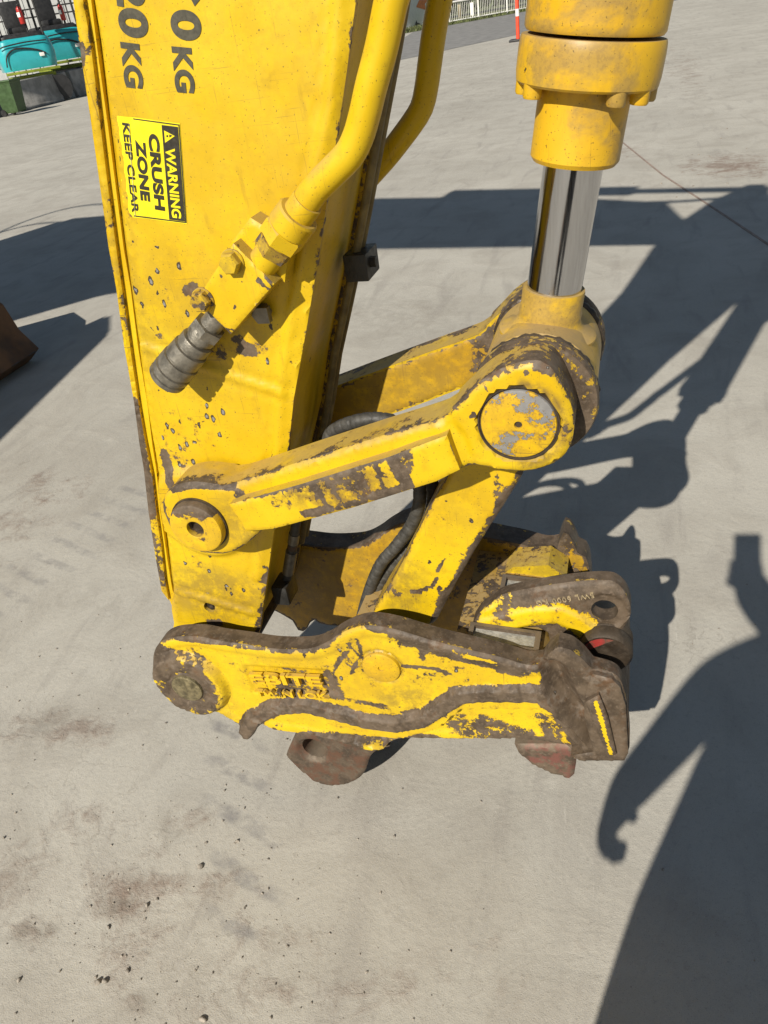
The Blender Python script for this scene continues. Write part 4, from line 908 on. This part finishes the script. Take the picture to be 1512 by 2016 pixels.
barrier(along(46), along(150), 'grey concrete barrier right of the green wheelie bin, below the turquoise excavator')
barrier(along(156), along(330), 'grey concrete barrier half hidden by the yellow stick')
# wheelie bin
def wheelie():
    p = ground(33, 226)-bn*.0; t = thing('wheelie_bin', 'dark green wheelie bin standing between two concrete barriers', 'bin', p); t.rotation_euler = (0, 0, bang)
    V = []
    for z, w_, d_ in ((.08, .22, .24), (.12, .235, .26), (.88, .285, .33), (.93, .30, .345)):
        V += [(-w_, -d_, z), (w_, -d_, z), (w_, d_, z), (-w_, d_, z)]
    Fc = [(0, 3, 2, 1), (12, 13, 14, 15)]
    for j in range(3): Fc += [(j*4+i, j*4+(i+1) % 4, (j+1)*4+(i+1) % 4, (j+1)*4+i) for i in range(4)]
    def lm(name, V, Fc, mat): 
        me = bpy.data.meshes.new(name); me.from_pydata(V, [], Fc); me.update(); me.materials.append(mat); o = bpy.data.objects.new(name, me); C.objects.link(o); o.parent = t; return o
    lm('body', V, Fc, M['bin'])
    b = MB().box((-.31, -.37, .935), (.31, .36, .985), ch=.02).box((-.25, .36, .94), (.25, .42, .98), ch=.01); lm('lid', b.V, b.F, M['bin'])
    for s in (-1, 1):
        V2, F2 = lathe((s*.24, .26, .10), (1, 0, 0), [(-.03, .05), (-.03, .1), (.03, .1), (.03, .05)], 20); lm('wheel', V2, F2, M['mblack'])
wheelie()
# compact excavators behind the barriers
def local(t, name, b, mat, parent=None):
    me = bpy.data.meshes.new(name); me.from_pydata([tuple(v) for v in b.V], [], [tuple(int(i) for i in f) for f in b.F]); me.update(); me.materials.append(mat)
    me.shade_smooth(); me.set_sharp_from_angle(angle=math.radians(35))
    o = bpy.data.objects.new(name, me); C.objects.link(o); o.parent = parent or t; return o
def rounded_shell(w, d, z0, z1, r=.18, bulge=.1):
    b = MB(); n = 9; out = []
    for z, k in ((z0, .97), (z0+.08, 1.0), ((z0+z1)/2, 1+bulge*.3), (z1-.16, 1.0), (z1-.04, .95), (z1, .86)):
        ring = []
        for cx_, cy_, a0_ in ((w-r, -d+r, -90), (w-r, d-r, 0), (-w+r, d-r, 90), (-w+r, -d+r, 180)):
            for i in range(n):
                a = math.radians(a0_+90*i/(n-1)); ring.append(((cx_+r*math.cos(a))*k, (cy_+r*math.sin(a))*k, z))
        out.append(ring)
    m_ = len(out[0]); V = [v for r_ in out for v in r_]
    Fc = [(j*m_+i, j*m_+(i+1) % m_, (j+1)*m_+(i+1) % m_, (j+1)*m_+i) for j in range(len(out)-1) for i in range(m_)]
    Fc += [tuple(range(m_))[::-1], tuple(range((len(out)-1)*m_, len(out)*m_))]
    b.add(V, Fc); return b
def at_dist(px, py, D):
    d = ray(px, py); return CAM+d*(D/np.hypot(d[0], d[1]))
def mini_excavator(loc, rz, label, sc):
    t = thing('mini_excavator', label, 'mini excavator', loc, 'turquoise mini excavators behind the barriers'); t.rotation_euler = (0, 0, rz); t.scale = (sc*.74, sc*.74, sc)
    for s in (-1, 1):
        b = MB(); prof = []
        for a in np.linspace(90, 270, 10): prof.append((-.62+.22*math.cos(math.radians(a)), .24+.22*math.sin(math.radians(a))))
        for a in np.linspace(-90, 90, 10): prof.append((.62+.22*math.cos(math.radians(a)), .24+.22*math.sin(math.radians(a))))
        n = len(prof); V = [(x, s*.52+y, z) for y in (-.14, .14) for x, z in prof]
        b.add(V, [(i, n+i, n+(i+1) % n, (i+1) % n) for i in range(n)]+[tuple(range(n)), tuple(range(n, 2*n))[::-1]]); local(t, 'track', b, M['mblack'])
    local(t, 'chassis_beam', MB().box((-.68, -.76, .56), (.68, -.60, .605), ch=.01).box((-.55, -.6, .42), (.55, .6, .52)), M['limegreen'])
    sh = local(t, 'engine_cover', rounded_shell(.70, .62, .62, 1.14, .28, .12), M['teal'])
    pts = [(-.60, -.645, .70), (-.52, -.66, .88), (-.30, -.665, .97), (0, -.665, .96), (.3, -.66, .90), (.45, -.655, .84)]
    local(t, 'trim_line', MB().tube(smooth_path(pts, .05), .016, 8), M['mblack'], sh)
    local(t, 'trim_line', MB().tube(smooth_path([(-.64, -.60, 1.0), (-.55, -.65, 1.03), (0, -.665, 1.06), (.55, -.65, 1.05)], .05), .012, 8), M['mblack'], sh)
    local(t, 'badge', MB().box((.28, -.672, .80), (.40, -.655, .86), ch=.004), M['white'], sh)
    local(t, 'top_cowl', rounded_shell(.60, .52, 1.10, 1.22, .2, .05), M['mblack'])
    st = MB().box((-.25, -.25, 1.2), (.25, .25, 1.32), ch=.05); st.box((-.25, .12, 1.3), (.25, .25, 1.75), rot=Matrix.Rotation(-.15, 3, 'X'), ch=.05); local(t, 'seat', st, M['mblack'])
    for x in (-.55, .55):
        for y in (-.5, .5): local(t, 'canopy_post', MB().tube([(x, y, 1.15), (x, y, 2.45)], .03, 8), M['wire'])
    local(t, 'canopy_roof', MB().box((-.75, -.68, 2.44), (.75, .68, 2.54), ch=.04), M['mblack'])
    local(t, 'control_lever', MB().tube([(.2, -.4, 1.2), (.24, -.38, 1.5)], .015, 6).box((.21, -.41, 1.48), (.27, -.35, 1.56), ch=.015), M['mblack'])
    ar = MB(); ar.tube([(-.75, .1, .8), (-1.3, .1, 1.9), (-2.0, .1, 1.7)], .09, 8); local(t, 'boom', ar, M['mblack'])
    return t
gv = ground(80, 212); gd = np.array([gv[0], gv[1], 0]); GD = np.linalg.norm(gd); gd /= GD; gang = math.atan2(gd[1], gd[0])-math.pi/2
def spot(px, D): q = at_dist(px, 150, D); return (q[0], q[1], 0)
m1 = mini_excavator(spot(64, GD+2.6), gang+.10, 'nearer turquoise mini excavator with black canopy, behind the barrier beside the bin', 1.82)
m2 = mini_excavator(spot(132, GD+6.4), gang+.25, 'farther turquoise mini excavator partly hidden behind the yellow stick', 1.96)
def extinguisher(p, label):
    t = thing('fire_extinguisher', label, 'fire extinguisher', p, 'fire extinguishers on the mini excavators')
    b = MB(); V, Fc = lathe((0, 0, 0), (0, 0, 1), [(0, .05), (0, .085), (.02, .095), (.42, .095), (.47, .08), (.50, .04), (.52, .03)], 20); local(t, 'cylinder', b.add(V, Fc), M['red'])
    local(t, 'valve', MB().box((-.03, -.03, .5), (.03, .03, .58), ch=.01).tube([(0, 0, .56), (.1, 0, .6)], .015, 6), M['mblack'])
    local(t, 'hose', MB().tube(smooth_path([(0, -.03, .55), (.08, -.1, .45), (.09, -.1, .2)], .05), .012, 6), M['mblack'])
    local(t, 'instruction_panel', MB().box((-.06, -.102, .2), (.06, -.088, .34), ch=.003), M['white'])
def onb(px, off, z): g = q0+bd*along(px)+bn*off; return (g[0], g[1], z)
extinguisher(at_dist(46, 47, GD+2.0), 'red fire extinguisher on the nearer mini excavator, left of the tube frame')
extinguisher(at_dist(126, 40, GD+5.2), 'red fire extinguisher on the farther mini excavator, beside the yellow stick')
# tube-frame cage and white shed wall behind
def cage():
    base = spot(80, GD+11); t = thing('mesh_fence', 'black tube frame fence standing before the white shed wall', 'fence', base); t.rotation_euler = (0, 0, gang)
    for i in range(13):
        x = -3+i*.62+(0.1 if i % 3 == 0 else 0); local(t, 'post', MB().tube([(x, 0, 0), (x, 0, 5.4)], .03, 8), M['wire'])
    for z in (1.2, 2.2, 2.9, 3.2, 4.1, 5.2): local(t, 'rail', MB().tube([(-3.2, .04, z), (4.8, .04, z)], .028, 8), M['wire'])
cage()
def shed():
    base = spot(80, GD+16); t = thing('shed', 'plain white shed wall behind the mini excavators', 'shed', base); t.rotation_euler = (0, 0, gang)
    local(t, 'wall', MB().box((-9, 0, 0), (9, .3, 8.2)), M['shedwall'])
    for i in range(30): local(t, 'wall_rib', MB().box((-8.8+i*.6, -.03, 0), (-8.74+i*.6, .0, 8.2)), M['shedwall'])
    local(t, 'roof', MB().box((-9.3, -.4, 8.2), (9.3, 5, 8.4)), M['mblack'])
shed()
# delineator post
def bollard():
    p = ground(1020, 81); t = thing('delineator_post', 'red post with a white band on a black base, left of the bucket cylinder', 'bollard', p)
    local(t, 'base', MB().box((-.24, -.24, 0), (.24, .24, .06), ch=.02), M['mblack'])
    for z0_, z1_, m_ in ((.05, .62, 'orange'), (.62, .80, 'white'), (.80, 1.28, 'orange')):
        V, Fc = lathe((0, 0, z0_), (0, 0, 1), [(0, .055), (z1_-z0_, .052)], 16); local(t, 'post_band' if m_ == 'white' else 'post', MB().add(V, Fc), M[m_])
    local(t, 'handle', MB().box((-.12, -.03, 1.08), (.12, .03, 1.16), ch=.02), M['orange'])
bollard()
# white pool-type fence at the verge
def railing():
    t = thing('railing', 'white tube railing along the grass verge at the far side of the yard', 'fence', g0); t.rotation_euler = (0, 0, math.atan2(fd[1], fd[0]))
    for x in np.arange(-.0, 14, 2.0): local(t, 'post', MB().tube([(x, 0, 0), (x, 0, 1.0)], .045, 8), M['white'])
    local(t, 'top_rail', MB().tube([(-.1, 0, .95), (14, 0, .95)], .05, 8), M['white']); local(t, 'bottom_rail', MB().tube([(-.1, 0, .12), (14, 0, .12)], .03, 8), M['white'])
    b = MB()
    for x in np.arange(.12, 14, .12): b.tube([(x, 0, .12), (x, 0, .95)], .011, 5, False)
    o = local(t, 'balusters', b, M['white']); o['kind'] = 'stuff'
railing()
def hoarding():
    p = ground(838, 50); p0_ = ground(803, 58); a = math.atan2((p-p0_)[1], (p-p0_)[0]); t = thing('site_hoarding', 'white hoarding with an orange mark seen between the two yellow pipes', 'sign', p0_); t.rotation_euler = (0, 0, a); W = np.linalg.norm(p-p0_)
    local(t, 'panel', MB().box((-W*.8, 0, .02), (W*1.25, .08, 2.6), ch=.01), M['white'])
    b = MB(); b.add([(W*.55, -.012, .95), (W*1.1, -.012, .72), (W*1.05, -.012, 1.02), (W*1.25, -.012, 1.2), (W*.75, -.012, 1.25)], [(0, 1, 2, 3, 4)]); local(t, 'orange_mark', b, M['oranget'])
    b = MB(); b.add([(W*.38, -.012, .10), (W*.72, -.012, .10), (W*.62, -.012, .20), (W*.54, -.012, .2), (W*.5, -.012, .34), (W*.44, -.012, .22)], [(0, 1, 2, 3, 4, 5)]); local(t, 'grey_figure', b, M['wire'])
    for x in (0, W): local(t, 'foot', MB().box((x-.3, -.3, 0), (x+.3, .4, .02)), M['white'])
hoarding()
def hedge():
    b = MB(); r = np.random.default_rng(3)
    for i in range(4200):
        p = g0+fd*r.uniform(-5, 16)+fn_*r.uniform(7, 9); z = r.uniform(.3, 3.2); s = r.uniform(.08, .2); u = r.normal(0, 1, 3); v = np.cross(u, r.normal(0, 1, 3)); u /= np.linalg.norm(u); v /= np.linalg.norm(v); c = p+np.array([0, 0, z])
        b.add([c-u*s-v*s, c+u*s-v*s, c+u*s+v*s, c-u*s+v*s], [(0, 1, 2, 3)])
    o = b.build('hedge_foliage', M['leaf'], None, 180); o['kind'] = 'stuff'
hedge()
# marker posts beyond the railing
for i, x in enumerate((1.1, 1.9, 2.7, 3.6)):
    p = g0+fd*x+fn_*2.5; o = MB().box((-.09, -.09, 0), (.09, .09, .75), ch=.02).build('timber_post', M['white'] if i % 2 else M['brass'], None, 40); o.location = p
    tag(o, ('short tan post', 'short white post', 'second short tan post', 'second short white post')[i]+' behind the white railing', 'post', 'short posts behind the railing')

# ------------------------------------------------------------------ the rest of the excavator, above and left of the frame
ym = YM
def xpoly(name, poly, y0, y1, mat, parent, ch=.02):
    A = np.asarray(poly, float); n = len(A); V = [(x, y0, z) for x, z in A]+[(x, y1, z) for x, z in A]
    Fc = [tuple(range(n)), tuple(range(n, 2*n))[::-1]]+[(i, i+n, (i+1) % n+n, (i+1) % n) for i in range(n)]
    o = mesh_from(name, V, Fc, mat, parent, 30); bm = bmesh.new(); bm.from_mesh(o.data); bmesh.ops.recalc_face_normals(bm, faces=bm.faces[:])
    if ch: bmesh.ops.bevel(bm, geom=bm.edges[:], offset=ch, segments=2, affect='EDGES')
    bm.to_mesh(o.data); bm.free(); return o
M['glass'] = mat_flat('dark cab glass', (.03, .035, .035), .08, 0, .05, 2)
boom = xpoly('boom', [(-.40, 3.0), (-2.69, 3.24), (-4.37, 2.67), (-5.7, 1.3), (-6.2, 1.6), (-5.2, 3.5), (-3.9, 4.15), (-3.35, 4.2), (-1.79, 3.92), (-.7, 3.55)], ym-.19, ym+.19, M['paint'], ex)
def shtube(name, px, r, Y=YM, mat='hose'):
    return MB().tube(smooth_path([shadow_src(x, y, Y) for x, y in px], .08), r, 10).build(name, M[mat], ex, 60)
MB().tube([(-.06, ym, 3.80), (-1.12, ym, 3.99)], .045, 14).build('arm_cylinder_rod', M['chrome'], ex, 60)
MB().tube([(-1.05, ym, 3.99), (-2.7, ym, 4.28)], .085, 16).build('arm_cylinder', M['cylpaint'], ex, 60)
shtube('hydraulic_hose', [(1500, 420), (1440, 392), (1330, 397), (1180, 402), (1050, 412)], .022)
shtube('hydraulic_hose', [(-60, 490), (0, 457), (60, 432), (130, 411), (195, 402), (260, 404), (360, 414)], .022)
shtube('hydraulic_hose', [(-60, 480), (0, 458), (70, 441), (155, 435), (220, 424), (330, 418)], .02)
# bucket cylinder bracket on the stick
bk = e0+axis*(t_fl1+1.02); bk2 = np.array([-.02, bk[2]+.12])
for yy in (ym-.13, ym+.08): xpoly('cylinder_bracket', [(bk[0]-.05, bk[2]+.16), (bk[0]+.08, bk[2]+.06), (bk[0]+.07, bk[2]-.06), (bk[0]-.06, bk[2]-.1), (bk2[0]-.06, bk2[1]-.35), (bk2[0]-.08, bk2[1]+.3)], yy, yy+.05, M['paint'], ex, .006)
# upper structure, cab and tracks
def prism(name, foot, z0, z1, mat, ch=.04):
    n = len(foot); V = [(x, y, z0) for x, y in foot]+[(x, y, z1) for x, y in foot]
    Fc = [tuple(range(n))[::-1], tuple(range(n, 2*n))]+[(i, (i+1) % n, (i+1) % n+n, i+n) for i in range(n)]
    o = mesh_from(name, V, Fc, mat, ex, 30); bm = bmesh.new(); bm.from_mesh(o.data); bmesh.ops.recalc_face_normals(bm, faces=bm.faces[:]); bmesh.ops.bevel(bm, geom=bm.edges[:], offset=ch, segments=2, affect='EDGES'); bm.to_mesh(o.data); bm.free(); return o
prism('house_occluder', [(-3.32, -.34), (-3.62, 1.25), (-3.84, 1.6), (-4.05, 1.0), (-6.4, .6), (-6.4, -.34)], .98, 2.0, M['paint'])  # unseen block, footprint shaped to throw the left shadow band
prism('upper_structure', [(-5.2, -.2), (-5.3, 2.6), (-8.2, 2.6), (-8.2, -.2)], 1.0, 2.15, M['paint'])
cabo = prism('cab', [(-4.75, 1.72), (-4.75, 2.72), (-6.7, 2.72), (-7.1, 1.72)], 1.0, 3.42, M['mblack'], .08)
for nm, a, b_ in (('window', (-4.745, 1.82, 1.5), (-4.72, 2.62, 2.9)), ('window', (-6.0, 2.715, 1.8), (-4.95, 2.74, 2.9))):
    MB().box(a, b_, ch=.01).build(nm, M['glass'], cabo, 40)
for y0_ in (-.38, 2.06):
    prof = [(-3.85+.44*math.cos(math.radians(a)), .46+.44*math.sin(math.radians(a))) for a in range(-90, 91, 18)]+[(-7.3+.44*math.cos(math.radians(a)), .46+.44*math.sin(math.radians(a))) for a in range(90, 271, 18)]
    trk = xpoly('track', prof, y0_, y0_+.6, M['dark'], ex, .0)
# rusty bucket at the left edge
YB = 3.52
RBp = [(-150, 520), (-60, 560), (0, 602), (32, 652), (72, 690), (58, 716), (10, 745), (-60, 790), (-160, 860)]
rbx = np.array([[q[0], max(q[2], .006)] for q in (aty(x, y, YB) for x, y in RBp)])
bkt = thing('digging_bucket', 'rusty brown digging bucket standing on the concrete at the left edge, in shade', 'bucket', (rbx[-1][0], YB-.4, 0))
M['brownrust'] = mat_flat('brown rusted bucket steel', (.11, .055, .025), .8, .1, .5, 6, .4)
xpoly('shell', rbx, YB-.78, YB, M['brownrust'], bkt, .0)
cen_ = rbx.mean(0)
for yy in (YB-.81, YB): xpoly('side_cheek', cen_+(rbx-cen_)*.985, yy, yy+.03, M['brownrust'], bkt, .0)
for yy in (YB-.7, YB-.53, YB-.36, YB-.19, YB-.04): xpoly('tooth', [(rbx[4][0]-.14, rbx[4][1]+.06), (rbx[4][0]+.005, rbx[4][1]), (rbx[4][0]-.14, rbx[4][1]-.02)], yy-.035, yy+.03, M['dark'], bkt, .0)

# ------------------------------------------------------------------ the person taking the picture, standing behind the camera
M['cloth'] = mat_flat('dark work clothes', (.03, .035, .05), .85, 0, .2, 20)
M['skin'] = mat_flat('skin', (.42, .24, .17), .5, 0, .1, 20)
M['hair'] = mat_flat('dark hair', (.03, .02, .015), .6, 0, .3, 60)
def person():
    sh, el, wr = shadow_src(1512, 1290, -.31), shadow_src(1392, 1372, -.26), shadow_src(1230, 1560, -.14)
    hd = shadow_src(1207, 1604, -.13)
    cxp = .11; ft = np.array([cxp, -.36, 0])
    t = thing('person', 'person in dark work clothes standing behind the camera with a phone raised', 'person', ft)
    J = {}; E = []
    def j(n, p, r, par=None):
        J[n] = (np.array(p, float), r)
        if par: E.append((par, n))
    j('pelvis', (cxp, -.36, .93), .25); j('waist', (cxp, -.36, 1.08), .235, 'pelvis'); j('chest', (cxp, -.35, 1.25), .235, 'waist'); j('neck0', (cxp, -.37, 1.42), .075, 'chest'); j('neck1', (cxp, -.36, 1.49), .055, 'neck0')
    j('head', (cxp, -.34, 1.56), .082, 'neck1'); j('crown', (cxp, -.34, 1.66), .078, 'head')
    j('sh_l', (sh[0]-.02, -.34, 1.37), .095, 'chest'); j('el_l', el, .068, 'sh_l'); j('wr_l', wr, .044, 'el_l'); j('pa_l', hd, .040, 'wr_l')
    for n, off in (('f1', ((1186, 1636), (1185, 1662), (1200, 1685))), ('f2', ((1192, 1646), (1198, 1674), (1215, 1692))), ('f3', ((1199, 1650), (1211, 1677), (1227, 1687))), ('f4', ((1203, 1646), (1214, 1668), (1232, 1670))), ('th', ((1236, 1600), (1252, 1611)))):
        pr_ = 'pa_l'
        for k, q in enumerate(off):
            j(f'{n}{k}', shadow_src(*q, -.125+.012*(k-1)), .0115, pr_); pr_ = f'{n}{k}'
    j('sh_r', (cxp+.19, -.34, 1.37), .072, 'chest'); j('el_r', (cxp+.20, -.22, 1.16), .07, 'sh_r'); j('wr_r', (.03, -.085, 1.325), .052, 'el_r'); j('pa_r', (-.006, -.055, 1.37), .050, 'wr_r')
    for k, dz in enumerate((-.01, .012, .034, .055)):
        j(f'rf{k}a', (-.035, -.045, 1.375+dz), .0095, 'pa_r'); j(f'rf{k}b', (-.062, -.022, 1.378+dz), .0085, f'rf{k}a')
    j('rta', (.02, -.045, 1.41), .011, 'pa_r'); j('rtb', (.018, -.03, 1.44), .010, 'rta')
    for s, nm in ((-1, 'l'), (1, 'r')):
        j('hip_'+nm, (cxp+s*.15, -.36, .84), .165, 'pelvis'); j('knee_'+nm, (cxp+s*.22, -.36, .48), .105, 'hip_'+nm); j('ank_'+nm, (cxp+s*.23, -.38, .11), .07, 'knee_'+nm); j('toe_'+nm, (cxp+s*.19, -.22, .05), .045, 'ank_'+nm)
    names = list(J); idx = {n: i for i, n in enumerate(names)}
    me = bpy.data.meshes.new('body'); me.from_pydata([tuple(J[n][0]-ft) for n in names], [(idx[a], idx[b]) for a, b in E], []); me.update()
    ob = bpy.data.objects.new('body', me); C.objects.link(ob)
    md = ob.modifiers.new('skin', 'SKIN'); me.skin_vertices[0].data[0].use_root = True
    for i, n in enumerate(names):
        r = J[n][1]; me.skin_vertices[0].data[i].radius = (r*.85, r*.85) if n in ('pelvis', 'waist', 'chest') else (r, r)
    sd = ob.modifiers.new('sub', 'SUBSURF'); sd.levels = 2; sd.render_levels = 2
    dg = bpy.context.evaluated_depsgraph_get(); dg.update()
    m2 = bpy.data.meshes.new_from_object(ob.evaluated_get(dg)); bpy.data.objects.remove(ob); m2.name = 'body'
    m2.materials.clear(); m2.materials.append(M['cloth']); m2.materials.append(M['skin'])
    for p in m2.polygons:
        c = np.array(p.center)+ft; p.use_smooth = True
        if c[2] > 1.45 or np.linalg.norm(c-J['pa_l'][0]) < .13 and c[2] < J['wr_l'][0][2]+.01 or np.linalg.norm(c-J['pa_r'][0]) < .1: p.material_index = 1
    b = bpy.data.objects.new('body', m2); C.objects.link(b); b.parent = t
    V, Fc = lathe((cxp, -.355, 1.60), (0, 0, 1), [(-.06, .075), (0, .092), (.06, .092), (.10, .07), (.12, .02)], 24)
    V = [v for v in V]; mesh_from('hair', V, Fc, M['hair'], t, 60)
    for s in (-1, 1):
        mesh_from('eye', *lathe((cxp+s*.03, -.258, 1.59), (0, 1, 0), [(0, .006), (.004, .009), (.008, .004)], 12), M['mblack'], t, 60)
    mesh_from('nose', *lathe((cxp, -.262, 1.545), (0, .5, 1), [(0, .014), (.012, .013), (.045, .005)], 10), M['skin'], t, 60)
person()
def phone():
    R = RC; X, U, B = R[:, 0], -R[:, 1], -R[:, 2]
    c = CAM+B*.011+X*(-.026)+U*(-.060); t = thing('phone', 'black phone held upright in the right hand behind the camera', 'phone', c)
    rot = np.stack([X, U, B], 1); b = MB().box((-.041, -.078, -.004), (.041, .078, .004), ch=.003)
    V = [rot@np.array(v)+c for v in b.V]; mesh_from('case', V, b.F, M['mblack'], t, 40)
    b = MB().box((-.033, -.070, .0041), (.033, .070, .0046)); mesh_from('screen', [rot@np.array(v)+c for v in b.V], b.F, M['glass'], t, 40)
phone()
